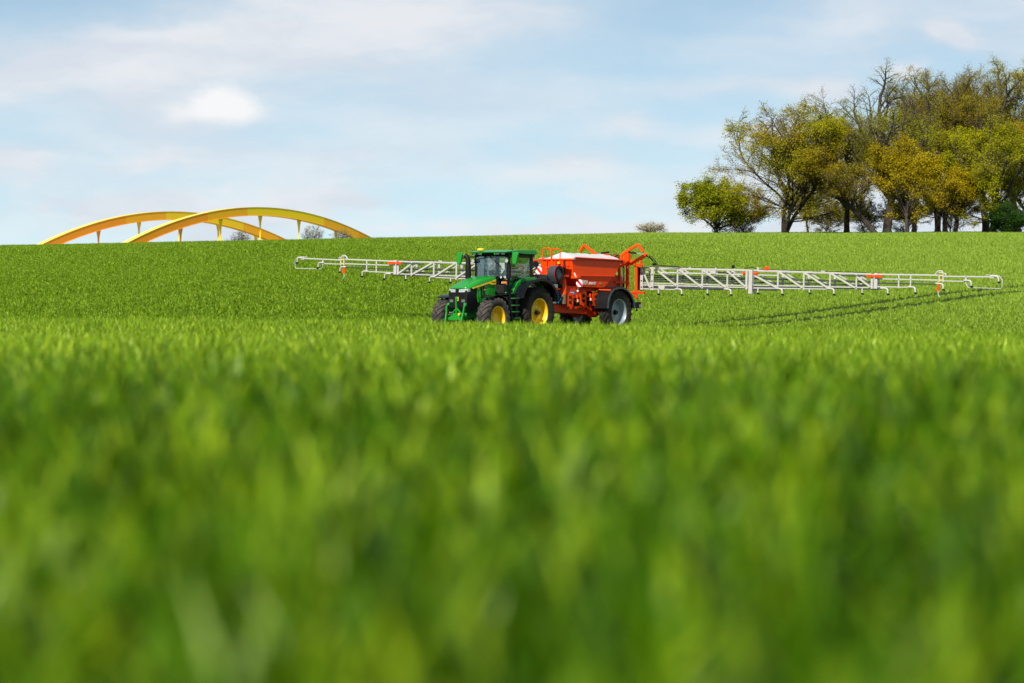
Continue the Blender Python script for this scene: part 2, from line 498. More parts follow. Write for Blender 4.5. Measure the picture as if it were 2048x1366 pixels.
def tuft_mesh(name, nb, rad, h0, h1, wid, matl, seed):
    r = np.random.default_rng(seed)
    V = []; F = []; T = []
    for i in range(nb):
        if i % 5 == 0:
            cx, cy = r.uniform(-rad, rad, 2); ptint = r.random(); ph = r.uniform(0.8, 1.1)
        bx, by = cx + r.normal(0, .018), cy + r.normal(0, .018)
        a = r.uniform(0, 2 * math.pi)
        h = r.uniform(h0, h1) * ph
        lean = r.uniform(0.05, 0.55) if r.random() < 0.75 else r.uniform(0.5, 1.1)
        droop = r.uniform(0.1, 1.1)
        w = wid * r.uniform(0.7, 1.25)
        tint = min(1.0, max(0.0, ptint * 0.75 + r.random() * 0.3 - 0.02))
        dxy = np.array([math.cos(a), math.sin(a)])
        tw = a + math.pi / 2 + r.uniform(-0.9, 0.9)
        side = np.array([math.cos(tw), math.sin(tw), r.uniform(-0.25, 0.25)])
        p = np.array([bx, by, h * 0.12]); ang = lean * 0.35
        b0 = len(V)
        L = h * 1.08
        ws = [0.55, 1.0, 0.85, 0.0]
        nseg = 3
        for s in range(nseg + 1):
            wv = side * w * ws[s] / 2
            if s < nseg:
                V.append(p - wv); V.append(p + wv); T += [tint, tint]
            else:
                V.append(p); T.append(tint)
            step = L / nseg
            p = p + np.array([dxy[0] * math.sin(ang), dxy[1] * math.sin(ang), math.cos(ang)]) * step
            ang += lean * 0.35 + droop * (0.25 + 0.5 * s) * 0.6
        F.append((b0, b0 + 1, b0 + 3, b0 + 2)); F.append((b0 + 2, b0 + 3, b0 + 5, b0 + 4)); F.append((b0 + 4, b0 + 5, b0 + 6))
    me = bpy.data.meshes.new(name)
    me.from_pydata([tuple(map(float, q)) for q in V], [], F)
    me.materials.append(matl)
    at = me.attributes.new('tint', 'FLOAT', 'POINT'); at.data.foreach_set('value', [float(q) for q in T])
    me.polygons.foreach_set('use_smooth', [True] * len(me.polygons))
    return bpy.data.objects.new(name, me)


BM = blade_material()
protos = bpy.data.collections.new('wheat_tufts')
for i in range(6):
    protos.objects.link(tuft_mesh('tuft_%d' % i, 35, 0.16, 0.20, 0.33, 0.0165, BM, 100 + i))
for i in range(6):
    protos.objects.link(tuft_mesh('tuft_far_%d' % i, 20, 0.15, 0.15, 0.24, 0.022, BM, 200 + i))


def crop_points():
    out = []
    def band(y0, y1, step, sc, wfun):
        yy = np.arange(y0, y1, step)
        for y in yy:
            hw = wfun(y)
            n = int(2 * hw / step)
            x = -hw + (np.arange(n) + rng.random(n)) * step
            yj = y + rng.uniform(-0.5, 0.5, n) * step
            out.append(np.stack([x, yj, np.full(n, sc)], 1))
    band(-4.0, 14, 0.20, 1.0, lambda y: 0.16 * max(y, 0) + 4.5)
    band(14, 110, 0.26, 1.0, lambda y: 0.145 * y + 6)
    band(110, 250, 0.27, 1.0, lambda y: 0.14 * y + 9)
    band(250, 470, 0.40, 1.15, lambda y: 0.14 * y + 9)
    p = np.concatenate(out)
    # tramlines: the wheels' tracks run through the standing crop, behind and ahead of the machines
    lx = (p[:, 0] - VX) * HX + (p[:, 1] - VY) * HY
    ly = -(p[:, 0] - VX) * HY + (p[:, 1] - VY) * HX
    wob = 0.10 * np.sin(lx * 0.13)
    keep = np.ones(len(p), bool)
    for c in (-0.98, 0.98):
        hit = (np.abs(ly - c + wob) < 0.56) & (lx < 5.0)
        keep &= ~hit
    # older tramlines further up the slope, seen only as faint dark lines
    for c0 in (-36.0, 36.0):
        for c in (-0.98, 0.98):
            hit = (np.abs(ly - c0 - c + wob) < 0.36)
            keep &= ~(hit & (p[:, 1] > 95))
    # uneven emergence: small gaps where plants failed
    gap = np.sin(p[:, 0] * 9.1 + 2 * np.sin(p[:, 1] * 3.3)) * np.sin(p[:, 1] * 6.7 + 2 * np.sin(p[:, 0] * 2.9 + 1))
    keep &= ~((gap < -0.15) & (p[:, 1] < 40) & (rng.random(len(p)) < 0.75))
    return p[keep]


pts = crop_points()
npt = len(pts)
pz = ground(pts[:, 0], pts[:, 1]) - 0.02
cm = bpy.data.meshes.new('wheat_crop')
cm.vertices.add(npt)
co = np.stack([pts[:, 0], pts[:, 1], pz], 1).astype(np.float32)
cm.vertices.foreach_set('co', co.ravel())
rot = np.stack([rng.uniform(-0.12, 0.12, npt), rng.uniform(-0.12, 0.12, npt), rng.uniform(0, 2 * math.pi, npt)], 1).astype(np.float32)
a_ = cm.attributes.new('rot', 'FLOAT_VECTOR', 'POINT'); a_.data.foreach_set('vector', rot.ravel())
lowf = np.sin(pts[:, 0] * 1.3 + np.sin(pts[:, 1] * 0.7) * 2) * np.sin(pts[:, 1] * 0.9 + 1.0) * 0.06
# the crop is short where the machines stand, so the wheels press it down
lx = (pts[:, 0] - VX) * HX + (pts[:, 1] - VY) * HY
ly = -(pts[:, 0] - VX) * HY + (pts[:, 1] - VY) * HX
sc = (pts[:, 2] * (rng.uniform(0.82, 1.12, npt) + lowf)).astype(np.float32)
a_ = cm.attributes.new('sc', 'FLOAT', 'POINT'); a_.data.foreach_set('value', sc)
kk = rng.integers(0, 6, npt) + np.where(pts[:, 1] > 115, 6, 0)
a_ = cm.attributes.new('kind_index', 'INT', 'POINT'); a_.data.foreach_set('value', kk.astype(np.int32))
crop = bpy.data.objects.new('wheat_crop', cm); COL.objects.link(crop)
tag(crop, 'dense bright green young wheat crop covering the whole field', None, None, 'stuff')
ng = bpy.data.node_groups.new('sow_wheat', 'GeometryNodeTree')
ng.interface.new_socket('Geometry', in_out='INPUT', socket_type='NodeSocketGeometry')
ng.interface.new_socket('Geometry', in_out='OUTPUT', socket_type='NodeSocketGeometry')
gi = ng.nodes.new('NodeGroupInput'); go = ng.nodes.new('NodeGroupOutput')
iop = ng.nodes.new('GeometryNodeInstanceOnPoints')
ci = ng.nodes.new('GeometryNodeCollectionInfo')
ci.inputs['Collection'].default_value = protos
ci.inputs['Separate Children'].default_value = True
ci.inputs['Reset Children'].default_value = True
ra = ng.nodes.new('GeometryNodeInputNamedAttribute'); ra.data_type = 'FLOAT_VECTOR'; ra.inputs['Name'].default_value = 'rot'
sa = ng.nodes.new('GeometryNodeInputNamedAttribute'); sa.data_type = 'FLOAT'; sa.inputs['Name'].default_value = 'sc'
e2r = ng.nodes.new('FunctionNodeEulerToRotation')
ki = ng.nodes.new('GeometryNodeInputNamedAttribute'); ki.data_type = 'INT'; ki.inputs['Name'].default_value = 'kind_index'
L_ = ng.links.new
L_(gi.outputs[0], iop.inputs['Points']); L_(ci.outputs[0], iop.inputs['Instance'])
iop.inputs['Pick Instance'].default_value = True
L_(ki.outputs[0], iop.inputs['Instance Index'])
L_(ra.outputs[0], e2r.inputs[0]); L_(e2r.outputs[0], iop.inputs['Rotation']); L_(sa.outputs[0], iop.inputs['Scale'])
L_(iop.outputs[0], go.inputs[0])
md = crop.modifiers.new('sow', 'NODES'); md.node_group = ng

# ------------------------------------------------------------------ bridge
M['br_orange'] = mat('bridge_orange_paint', (0.92, 0.31, 0.001), 0.7, var=0.06, scale=0.6)
M['br_amber'] = mat('bridge_amber_paint', (0.93, 0.42, 0.001), 0.7, var=0.06, scale=0.6)
M['br_yellow'] = mat('bridge_yellow_paint', (0.95, 0.61, 0.001), 0.7, var=0.05, scale=0.6)
M['br_top'] = mat('bridge_pale_yellow_paint', (0.86, 0.66, 0.10), 0.5, var=0.04, scale=0.6)
M['concrete'] = mat('bridge_concrete', (0.34, 0.33, 0.31), 0.85, var=0.15, scale=1.0)

bridge = empty('arch_bridge', (-43.9, 650.0, EYE), math.atan2(.848, .53))
tag(bridge, 'yellow and orange arch bridge with two crossing ribs rising behind the green field', 'bridge')
HANG = [-31.4, -20.2, -9.1, 2.2, 13.6, 24.8, 36.0]
BREAK = [-46.0, -36.2, -24.9, -13.5, -2.2, 9.1, 20.6, 31.3, 42.0, 48.0]
BCOL = ['br_orange', 'br_orange', 'br_orange', 'br_amber', 'br_yellow', 'br_yellow', 'br_amber', 'br_orange', 'br_orange']


def arch(yc, peak, t0, k, off):
    zt = lambda t: peak - k * (t - t0) ** 2
    def normal(t):
        s = -2 * k * (t - t0); n = math.hypot(1, s)
        return (-s / n, 1 / n)
    TH = 1.42; HW = 0.55
    def outer(t, d):
        n = normal(t)
        return (t + n[0] * d, zt(t) + n[1] * d)
    for i in range(len(BREAK) - 1):
        ta, tb = BREAK[i] + off, BREAK[i + 1] + off
        N = 8
        b = MB(); top = MB(); bot = MB()
        for (mbx, d0, d1, hw) in ((b, -TH, -0.05, HW - 0.05), (top, -0.05, 0.0, HW + 0.015), (bot, -TH - 0.05, -TH, HW + 0.015)):
            vs = []; fs = []
            for j in range(N + 1):
                t = ta + 0.02 + (tb - ta - 0.04) * j / N
                p0 = outer(t, d0); p1 = outer(t, d1)
                vs += [(p0[0], yc - hw, p0[1]), (p0[0], yc + hw, p0[1]), (p1[0], yc + hw, p1[1]), (p1[0], yc - hw, p1[1])]
            for j in range(N):
                q = j * 4
                for c in range(4):
                    c2 = (c + 1) % 4
                    fs.append((q + c, q + 4 + c, q + 4 + c2, q + c2))
            fs += [(0, 1, 2, 3), (N * 4 + 3, N * 4 + 2, N * 4 + 1, N * 4)]
            mbx.add(vs, fs)
        seg = b.build('rib_segment', M[BCOL[i]], bridge)
        seg['label'] = {'br_orange': 'orange rib segment', 'br_amber': 'amber rib segment', 'br_yellow': 'yellow rib segment'}[BCOL[i]]
        top.build('top_plate', M['br_top'], seg)
        bot.build('bottom_plate', M['br_amber'], seg)
    for h in HANG:
        t = h + off
        if t < -40 or t > 44: continue
        zb = outer(t, -TH - 0.04)[1] + 0.12
        zend = 4.6
        if zb - zend < 2.0: continue
        m = MB()
        for s in (-1, 1):
            m.prism([(t + s * .62, zb), (t, zb), (t, zb - .42), (t + s * .13, zb - .55), (t, zb - .68), (t, zb - 2.1),
                     (t + s * .13, zb - 2.1), (t + s * .22, zb - 1.35), (t + s * .40, zb - .75)], 'xz', yc - 0.06, yc + 0.06)
        c = min(range(len(BREAK) - 1), key=lambda i: abs((BREAK[i] + BREAK[i + 1]) / 2 + off - t))
        hm = M[BCOL[c]] if BCOL[c] != 'br_amber' else M['br_yellow']
        g = m.build('hanger', hm, bridge)
        MB().tube([(t, yc, zb - 2.0), (t, yc, zend)], 0.12, 8).build('rod', hm, g)
        MB().box(t - .75, t + .75, yc - .2, yc + .2, zb - 0.02, zb + 0.08).build('anchor_plate', hm, g)


arch(0.0, 14.9, 2.7, 0.0045, 0.0)
arch(18.6, 14.4, 3.4, 0.00435, 1.9)
MB().box(-52, 52, -1.2, 19.8, 3.7, 4.5).build('deck', M['concrete'], bridge)
for x in (-47.5, 47.5):
    MB().box(x - 2.5, x + 2.5, -1.6, 20.2, -8.0, 3.7).build('abutment', M['concrete'], bridge)
for y in (-1.0, 19.6):
    m = MB()
    for x in np.arange(-51, 51.1, 3.0): m.box(x - .04, x + .04, y - .04, y + .04, 4.5, 5.6)
    for z in (5.0, 5.55): m.box(-51, 51, y - .03, y + .03, z - .03, z + .03)
    m.build('railing', M['steel'], bridge)
# ------------------------------------------------------------------ trees


def bark_material(name, a, b):
    m = bpy.data.materials.new(name); m.use_nodes = True
    N = NT(m.node_tree); p = m.node_tree.nodes['Principled BSDF']
    oc = N.n('ShaderNodeTexCoord').outputs['Object']
    mp = N.n('ShaderNodeMapping'); mp.inputs['Scale'].default_value = (1, 1, .25); N.put(mp.inputs[0], oc)
    nz = N.noise(mp.outputs[0], 5, 5, 0.65)
    N.put(p.inputs['Base Color'], N.mix(N.ramp(nz, .3, .7), a + (1,), b + (1,)))
    p.inputs['Roughness'].default_value = 0.9
    bp = N.n('ShaderNodeBump'); bp.inputs['Strength'].default_value = .5; bp.inputs['Distance'].default_value = .05
    N.put(bp.inputs['Height'], nz); N.put(p.inputs['Normal'], bp.outputs[0])
    return m


def leaf_material(name, a, b, tl=0.35):
    m = bpy.data.materials.new(name); m.use_nodes = True
    t = m.node_tree; t.nodes.clear(); N = NT(t)
    at = N.n('ShaderNodeAttribute', attribute_name='tint').outputs['Fac']
    c = N.mix(at, a + (1,), b + (1,))
    d = N.n('ShaderNodeBsdfDiffuse'); N.put(d.inputs[0], c)
    tr = N.n('ShaderNodeBsdfTranslucent'); N.put(tr.inputs[0], c)
    mx = N.n('ShaderNodeMixShader'); mx.inputs[0].default_value = tl
    t.links.new(d.outputs[0], mx.inputs[1]); t.links.new(tr.outputs[0], mx.inputs[2])
    o = N.n('ShaderNodeOutputMaterial'); t.links.new(mx.outputs[0], o.inputs[0])
    return m


BARK = bark_material('grey_brown_bark', (0.018, 0.013, 0.009), (0.065, 0.048, 0.032))
BARK2 = bark_material('twig_bark', (0.030, 0.022, 0.015), (0.085, 0.062, 0.042))
LEAF = {
    'lime': leaf_material('lime_leaves', (0.20, 0.24, 0.008), (0.42, 0.42, 0.02)),
    'olive': leaf_material('olive_leaves', (0.20, 0.20, 0.008), (0.46, 0.45, 0.012)),
    'gold': leaf_material('golden_leaves', (0.28, 0.22, 0.006), (0.52, 0.40, 0.010)),
    'rust': leaf_material('rust_and_green_leaves', (0.34, 0.22, 0.010), (0.38, 0.40, 0.010)),
    'brown': leaf_material('brown_olive_leaves', (0.22, 0.16, 0.016), (0.38, 0.33, 0.016)),
    'dark': leaf_material('dark_green_leaves', (0.018, 0.055, 0.010), (0.05, 0.12, 0.015)),
    'pale': leaf_material('pale_buds', (0.40, 0.36, 0.20), (0.55, 0.48, 0.30)),
}


def tube_batch(segs, nside):
    """segs: list of polylines [(p, r), ...] -> verts, faces"""
    V = []; F = []
    for pl in segs:
        b = len(V)
        for i, (p, r) in enumerate(pl):
            q = pl[min(i + 1, len(pl) - 1)][0] - pl[max(i - 1, 0)][0]
            q.normalize()
            n = q.orthogonal().normalized() if i == 0 else (nprev - q * nprev.dot(q)).normalized()
            nprev = n; bi = q.cross(n)
            for k in range(nside):
                a = 2 * math.pi * k / nside
                V.append(p + (n * math.cos(a) + bi * math.sin(a)) * r)
        for i in range(len(pl) - 1):
            for k in range(nside):
                k2 = (k + 1) % nside
                F.append((b + i * nside + k, b + i * nside + k2, b + (i + 1) * nside + k2, b + (i + 1) * nside + k))
    return V, F


def make_tree(name, label, cat, x, y, top, hw, leaf, seed, stems=1, lean=(0, 0), base=0.28, dens=1.0, leafsize=0.165,
              bare_top=0.0, spread=0.75, trunk_r=None, lv=4, group='trees of the copse on the hilltop', low=0.0, twig=1.0):
    rnd = random.Random(seed)
    gz = float(ground(x, y)) - 0.15
    H = top - gz
    root = empty(name, (x, y, gz))
    tag(root, label, cat, group)
    big = []; thin = []; tips = []
    tr = trunk_r or 0.020 * H + 0.04

    def wander(p, d, L, r, n, r1, amp, up):
        pl = [(p.copy(), r)]
        d = d.copy()
        for i in range(n):
            d = d + Vector((rnd.gauss(0, amp), rnd.gauss(0, amp), rnd.gauss(0, amp * .7) + up)); d.normalize()
            p = p + d * (L / n)
            pl.append((p.copy(), r + (r1 - r) * (i + 1) / n))
        return pl, d

    def grow(p, d, L, r, lvl):
        n = (6, 5, 4, 3, 2, 2)[min(lvl, 5)]
        amp = (0.06, 0.10, 0.15, 0.20, 0.26, 0.3)[min(lvl, 5)]
        pl, dl = wander(p, d, L, r, n, r * (0.55 if lvl < 2 else 0.35), amp, (0.03, 0.07, 0.06, 0.04, 0.02, 0.02)[min(lvl, 5)])
        (big if lvl <= 2 else thin).append(pl)
        if lvl >= lv:
            tips.append((pl[-1][0], lvl)); tips.append((pl[-2][0], lvl)); return
        kids = (0, 8, 6, 6, 5, 4)[min(lvl, 5)] if lvl else 0
        if lvl:
            for c in range(kids):
                t = (0.14 if lvl == 1 else 0.2) + 0.8 * (c + rnd.random()) / kids
                fi = t * n; i = min(int(fi), n - 1); q = pl[i][0].lerp(pl[i + 1][0], fi - i); rr = pl[i][1] + (pl[i + 1][1] - pl[i][1]) * (fi - i)
                dd = (pl[i + 1][0] - pl[i][0]).normalized()
                ax = dd.orthogonal().normalized(); ax.rotate(Matrix.Rotation(rnd.uniform(0, 6.283), 3, dd))
                nd = dd.copy(); nd.rotate(Matrix.Rotation(rnd.uniform(.40, .90), 3, ax))
                grow(q, nd, L * rnd.uniform(.36, .56) * (1.2 - .5 * t), min(rr * .66, r * .64), lvl + 1)
            grow(pl[-1][0], dl, L * rnd.uniform(.4, .5), pl[-1][1], lvl + 1)

    for s in range(stems):
        a = rnd.uniform(0, 6.28)
        off = Vector((math.cos(a), math.sin(a), 0)) * (0.0 if stems == 1 else rnd.uniform(.35, .8))
        d0 = Vector((lean[0] + (rnd.gauss(0, .10) if stems > 1 else 0), lean[1] + (rnd.gauss(0, .1) if stems > 1 else 0), 1)).normalized()
        rs = tr * (1.0 if stems == 1 else .72)
        hb = H * base * rnd.uniform(.9, 1.1)
        pl, dl = wander(off, d0, hb, rs * 1.15, 6, rs * .8, .05, .02)
        pl[0] = (pl[0][0], rs * 1.5)
        big.append(pl)
        nl = 4 if stems > 1 else 7
        for c in range(nl):
            aa = 6.283 * (c + rnd.random() * .8) / nl
            sp = rnd.uniform(.35, 1.0) * spread if c else 0.08
            nd = (dl * .7 + Vector((math.cos(aa) * sp, math.sin(aa) * sp, .42))).normalized()
            i = rnd.choice((4, 5, 6)) if c else 6
            grow(pl[i][0], nd, H * rnd.uniform(.44, .58) * (1 if c else 1.1), pl[i][1] * (.60 if c else .85), 1)
        if low:      # low, spreading boughs
            for c in range(3):
                aa = rnd.uniform(0, 6.283)
                nd = Vector((math.cos(aa), math.sin(aa), rnd.uniform(-.05, .3))).normalized()
                i = rnd.choice((3, 4, 5))
                grow(pl[i][0], nd, H * rnd.uniform(.22, .34), pl[i][1] * .4, 2)
    # fit the crown to its measured height and half width
    allp = [p for pl in big + thin for p, r in pl]
    zmax = sorted(p.z for p in allp)[-max(2, len(allp) // 60)]
    xs_ = sorted(abs(p.x - lean[0] * p.z * .8) for p in allp)
    wmax = xs_[int(len(xs_) * .955)]
    kz = 1.07 * H / zmax; kx = hw / wmax
    def fit(p):
        w = min(1.0, max(0.0, p.z / zmax - .08) * 4)
        k = 1 + (kx - 1) * w
        q = Vector((p.x * k, p.y * k, p.z * kz))
        # the crown's outline is round: shoots that would leave it are shorter
        cx = lean[0] * q.z * .8
        rr_ = math.hypot(q.x - cx, q.y)
        zz = q.z - H * .56
        if zz > 0 or rr_ > hw * .8:
            e = math.sqrt((rr_ / hw) ** 2 + (max(zz, 0) / (H * .44)) ** 2)
            if e > .9:
                f = (.9 + (e - .9) * .5) / e
                q = Vector((cx + (q.x - cx) * f, q.y * f, H * .56 + zz * f if zz > 0 else q.z))
        return q
    big[:] = [[(fit(p), r) for p, r in pl] for pl in big]
    thin[:] = [[(fit(p), max(r, .016 * twig)) for p, r in pl] for pl in thin]
    tips_ = [fit(p) for p, l in tips]
    V, F = tube_batch(big, 7)
    m = MB(); m.add(V, F); t_ = m.build('trunk', BARK, root, smooth=60, fix=False)
    V, F = tube_batch(thin, 3)
    m = MB(); m.add(V, F); m.build('twigs', BARK2, root, fix=False)
    # leaves: small folded sprays round the twig ends, in clumps
    V = []; F = []; T = []
    ph = [rnd.uniform(0, 6.28) for _ in range(6)]
    for p in tips_:
        hfrac = p.z / H
        clump = math.sin(p.x * 1.1 + ph[0]) * math.sin(p.y * 1.0 + ph[1]) + math.sin(p.z * 1.2 + ph[2] + p.x * .5)
        pr = dens * (0.65 + .35 * clump)
        if bare_top and hfrac > 1 - bare_top: pr *= .55
        pr *= 6.5
        nl = int(pr) + (1 if rnd.random() < pr - int(pr) else 0)
        for q in range(nl):
            c = p + Vector((rnd.gauss(0, .25), rnd.gauss(0, .25), rnd.gauss(0, .17)))
            s = leafsize * .60 * rnd.uniform(.5, 1.25)
            u = Vector((rnd.gauss(0, 1), rnd.gauss(0, 1), rnd.gauss(0, .6))).normalized()
            w = u.cross(Vector((rnd.gauss(0, 1), rnd.gauss(0, 1), rnd.gauss(0, 1)))).normalized()
            b = len(V)
            V += [c - u * s * .5, c + w * s * .34, c + u * s * .5, c - w * s * .34]
            F.append((b, b + 1, b + 2, b + 3))
            tv = min(1, max(0, .5 + .30 * math.sin(p.z * .8 + ph[3]) * math.sin(p.x * .7 + ph[4]) + rnd.gauss(0, .22)))
            T += [tv] * 4
    me = bpy.data.meshes.new('crown')
    me.from_pydata([tuple(v) for v in V], [], F)
    me.materials.append(LEAF[leaf])
    at = me.attributes.new('tint', 'FLOAT', 'POINT'); at.data.foreach_set('value', T)
    o = bpy.data.objects.new('crown', me); COL.objects.link(o); o.parent = root
    return root


T_ = make_tree
T_('maple_tree', 'low lime green leafy tree at the left end of the copse', 'tree', 20.4, 385, 12.2, 3.4, 'lime', 11, base=.14, dens=1.5, leafsize=.27, spread=1.3, low=1, trunk_r=.2)
T_('oak_tree', 'broad round oak with rust lower leaves and bare top, first big tree from the left', 'tree', 26.2, 375, 19.2, 6.4, 'rust', 22, stems=3, base=.26, dens=2.0, bare_top=.12, spread=1.3, low=1, leafsize=.22)
T_('young_tree', 'thin dark sapling right of the round rust coloured oak', 'tree', 30.8, 400, 13.5, 2.4, 'olive', 33, base=.3, dens=1.0, trunk_r=.12, lv=4)
T_('oak_tree', 'yellow green oak on a straight trunk between the round oak and the leaning trunk', 'tree', 33.1, 380, 18.6, 4.7, 'olive', 44, base=.3, dens=1.7, lean=(-.03, 0), spread=1.1)
T_('leaning_tree', 'dark trunk leaning strongly to the left across the gap', 'tree', 35.3, 372, 13.6, 3.3, 'brown', 55, base=.52, dens=1.1, lean=(-.62, .1), spread=.9, trunk_r=.27)
T_('oak_tree', 'tallest nearly bare oak of the copse with a thick dark trunk', 'tree', 36.7, 376, 21.9, 6.1, 'olive', 66, base=.27, dens=1.7, bare_top=.2, lv=4, spread=1.05, trunk_r=.42)
T_('maple_tree', 'small golden leaved tree in front of the tall bare oak', 'tree', 37.6, 365, 15.3, 3.0, 'gold', 77, base=.3, dens=1.9, lean=(-.10, 0), spread=1.1, trunk_r=.19, leafsize=.24, low=1)
T_('beech_tree', 'slim upright tree just right of the golden leaved tree', 'tree', 41.2, 394, 23.3, 3.4, 'olive', 88, base=.35, dens=.8, bare_top=.2, spread=.6, trunk_r=.24)
T_('beech_tree', 'brown crowned tree with three stems from one foot', 'tree', 43.0, 385, 22.9, 4.8, 'brown', 99, stems=3, base=.3, dens=1.8, spread=.85, trunk_r=.36)
T_('maple_tree', 'low golden tree spreading beneath the brown three stemmed tree', 'tree', 42.2, 374, 13.6, 3.6, 'gold', 98, base=.34, dens=1.6, spread=1.2, trunk_r=.16, leafsize=.22)
T_('beech_tree', 'pale stemmed thin tree right of the three stemmed tree', 'tree', 45.2, 392, 21.4, 3.0, 'brown', 101, base=.4, dens=.8, spread=.6, trunk_r=.2)
T_('oak_tree', 'big oak with a dense yellow olive lower crown near the right edge', 'tree', 46.8, 374, 17.4, 4.8, 'olive', 111, base=.24, dens=2.8, spread=1.2, trunk_r=.34, low=1, leafsize=.23)
T_('oak_tree', 'high brown crowned oak rising behind the dense yellow olive one', 'tree', 47.4, 384, 23.4, 5.2, 'brown', 112, base=.32, dens=2.3, spread=.95, trunk_r=.36)
T_('oak_tree', 'tall oak standing at the right edge of the photograph', 'tree', 51.6, 392, 24.2, 4.8, 'olive', 121, base=.3, dens=2.1, spread=.95, trunk_r=.34)
T_('oak_tree', 'golden green oak cut by the right edge of the photograph', 'tree', 50.9, 378, 16.8, 4.0, 'gold', 122, base=.26, dens=2.4, spread=1.1, trunk_r=.24, low=1)
T_('elder_bush', 'dark green bush low at the right edge under the oaks', 'bush', 48.3, 370, 9.6, 2.2, 'dark', 131, base=.08, dens=4.5, spread=1.4, trunk_r=.07, lv=3, leafsize=.25, group='bushes by the copse', low=1)
T_('hawthorn_bush', 'low thin undergrowth bush between the oaks left of the leaning trunk', 'bush', 32.2, 395, 10.6, 2.9, 'brown', 132, base=.12, dens=.45, spread=1.3, trunk_r=.06, group='bushes by the copse', low=1)
T_('hawthorn_bush', 'twiggy undergrowth bush just left of the tall bare oak trunk', 'bush', 35.6, 390, 11.0, 2.6, 'olive', 133, base=.12, dens=.45, spread=1.3, trunk_r=.06, group='bushes by the copse', low=1)
T_('hawthorn_bush', 'twiggy undergrowth bush left of the three stemmed tree', 'bush', 40.0, 388, 11.2, 2.6, 'brown', 134, base=.12, dens=.5, spread=1.3, trunk_r=.06, group='bushes by the copse', low=1)
T_('hawthorn_bush', 'brown undergrowth bush left of the dense yellow olive oak', 'bush', 45.2, 396, 12.6, 3.0, 'brown', 135, base=.12, dens=.8, spread=1.3, trunk_r=.07, group='bushes by the copse', low=1)
T_('hawthorn_bush', 'undergrowth bush beside the round rust coloured oak, next to the lime tree', 'bush', 23.4, 388, 10.4, 2.2, 'rust', 136, base=.1, dens=1.0, spread=1.3, trunk_r=.06, group='bushes by the copse', low=1)
T_('budding_bush', 'small pale bush alone on the horizon left of the copse', 'bush', 15.6, 430, 8.85, 1.55, 'pale', 141, base=.1, dens=.8, spread=.9, trunk_r=.05, lv=3, leafsize=.16, group='bushes on the horizon')
for i_, (bx_, by_, bt_, bh_, bl_) in enumerate(((-40.2, 560, 10.2, 2.0, 'bare twiggy bush behind the crossing of the bridge ribs'),
                                                (-29.3, 560, 10.9, 1.7, 'tallest bare twiggy bush under the right half of the bridge'),
                                                (-25.0, 560, 10.3, 1.8, 'bare twiggy bush near the right foot of the bridge'))):
    T_('budding_bush', bl_, 'bush', bx_, by_, bt_, bh_, 'pale', 151 + i_, base=.3, dens=.35, spread=.5, trunk_r=.05, lv=3, leafsize=.14, group='bushes on the horizon')
# ------------------------------------------------------------------ tractor
tractor = empty('tractor', veh(0, 0, -.06), VROT)
tag(tractor, 'green farm tractor with yellow wheel rims towing the orange spreader through the wheat', 'tractor')


def wheel(parent, cx, cy, cz, Rr, w, rim_r, side, tyre_m, rim_m, nlug, rimprof, hub_m, hub):
    e = empty('wheel', (cx, cy, cz), 0, parent)
    w2 = w / 2
    m = MB()
    prof = [(rim_r - .01, -w2 * .72), (rim_r + .03, -w2 * .80), (rim_r + (Rr - rim_r) * .45, -w2 * 1.0), (Rr - .10, -w2 * .96), (Rr - .055, -w2 * .84),
            (Rr - .045, -w2 * .4), (Rr - .04, 0), (Rr - .045, w2 * .4), (Rr - .055, w2 * .84), (Rr - .10, w2 * .96),
            (rim_r + (Rr - rim_r) * .45, w2 * 1.0), (rim_r + .03, w2 * .80), (rim_r - .01, w2 * .72)]
    m.lathe(prof, n=44)
    st = [(0.03, -.02), (0.30, .05), (0.62, .15), (0.90, .235), (0.99, .25), (0.975, .25)]
    rt = [Rr, Rr, Rr - .003, Rr - .02, Rr - .075, Rr - .16]
    rb = [Rr - .06, Rr - .06, Rr - .07, Rr - .10, Rr - .13, Rr - .18]
    hwid = [.020, .022, .026, .032, .034, .028]
    for s in (-1, 1):
        for k in range(nlug):
            a0 = 2 * math.pi * (k + (0.5 if s > 0 else 0)) / nlug
            vs = []; fs = []
            for (yy, lag), r1, r0, hw_ in zip(st, rt, rb, hwid):
                a = a0 + lag * .95 / Rr; hh = hw_ * 1.1 / Rr
                for (rr, aa) in ((r0, a - hh * 1.25), (r1, a - hh), (r1, a + hh), (r0, a + hh * 1.25)):
                    vs.append((rr * math.cos(aa), s * yy * w2 * (1.0 if rr == r0 else 1.01), rr * math.sin(aa)))
            for i in range(len(st) - 1):
                for c in range(3):
                    fs.append((i * 4 + c, i * 4 + c + 1, (i + 1) * 4 + c + 1, (i + 1) * 4 + c))
            fs.append((0, 1, 2, 3)); b = (len(st) - 1) * 4; fs.append((b + 3, b + 2, b + 1, b))
            m.add(vs, fs)
    m.build('tyre', tyre_m, e, smooth=40)
    m = MB(); m.lathe([(r, h * side) for r, h in rimprof], n=48)
    # the far side of the rim well, so that the wheel is closed
    m.lathe([(rim_r, -side * w2 * .74), (rim_r - .04, -side * w2 * .6), (rim_r - .08, -side * w2 * .2), (.12, -side * w2 * .1)], n=32)
    m.build('rim', rim_m, e, smooth=35)
    m = MB(); m.lathe([(r, h * side) for r, h in hub], n=20)
    if hub_m is not rim_m or True:
        r0 = hub[0][0] + .045
        for k in range(10):
            a = 2 * math.pi * k / 10
            m.tube([(r0 * math.cos(a), side * (hub[0][1] - .02), r0 * math.sin(a)), (r0 * math.cos(a), side * (hub[0][1] + .02), r0 * math.sin(a))], .016, 6)
    m.build('hub', hub_m, e, smooth=35)
    return e


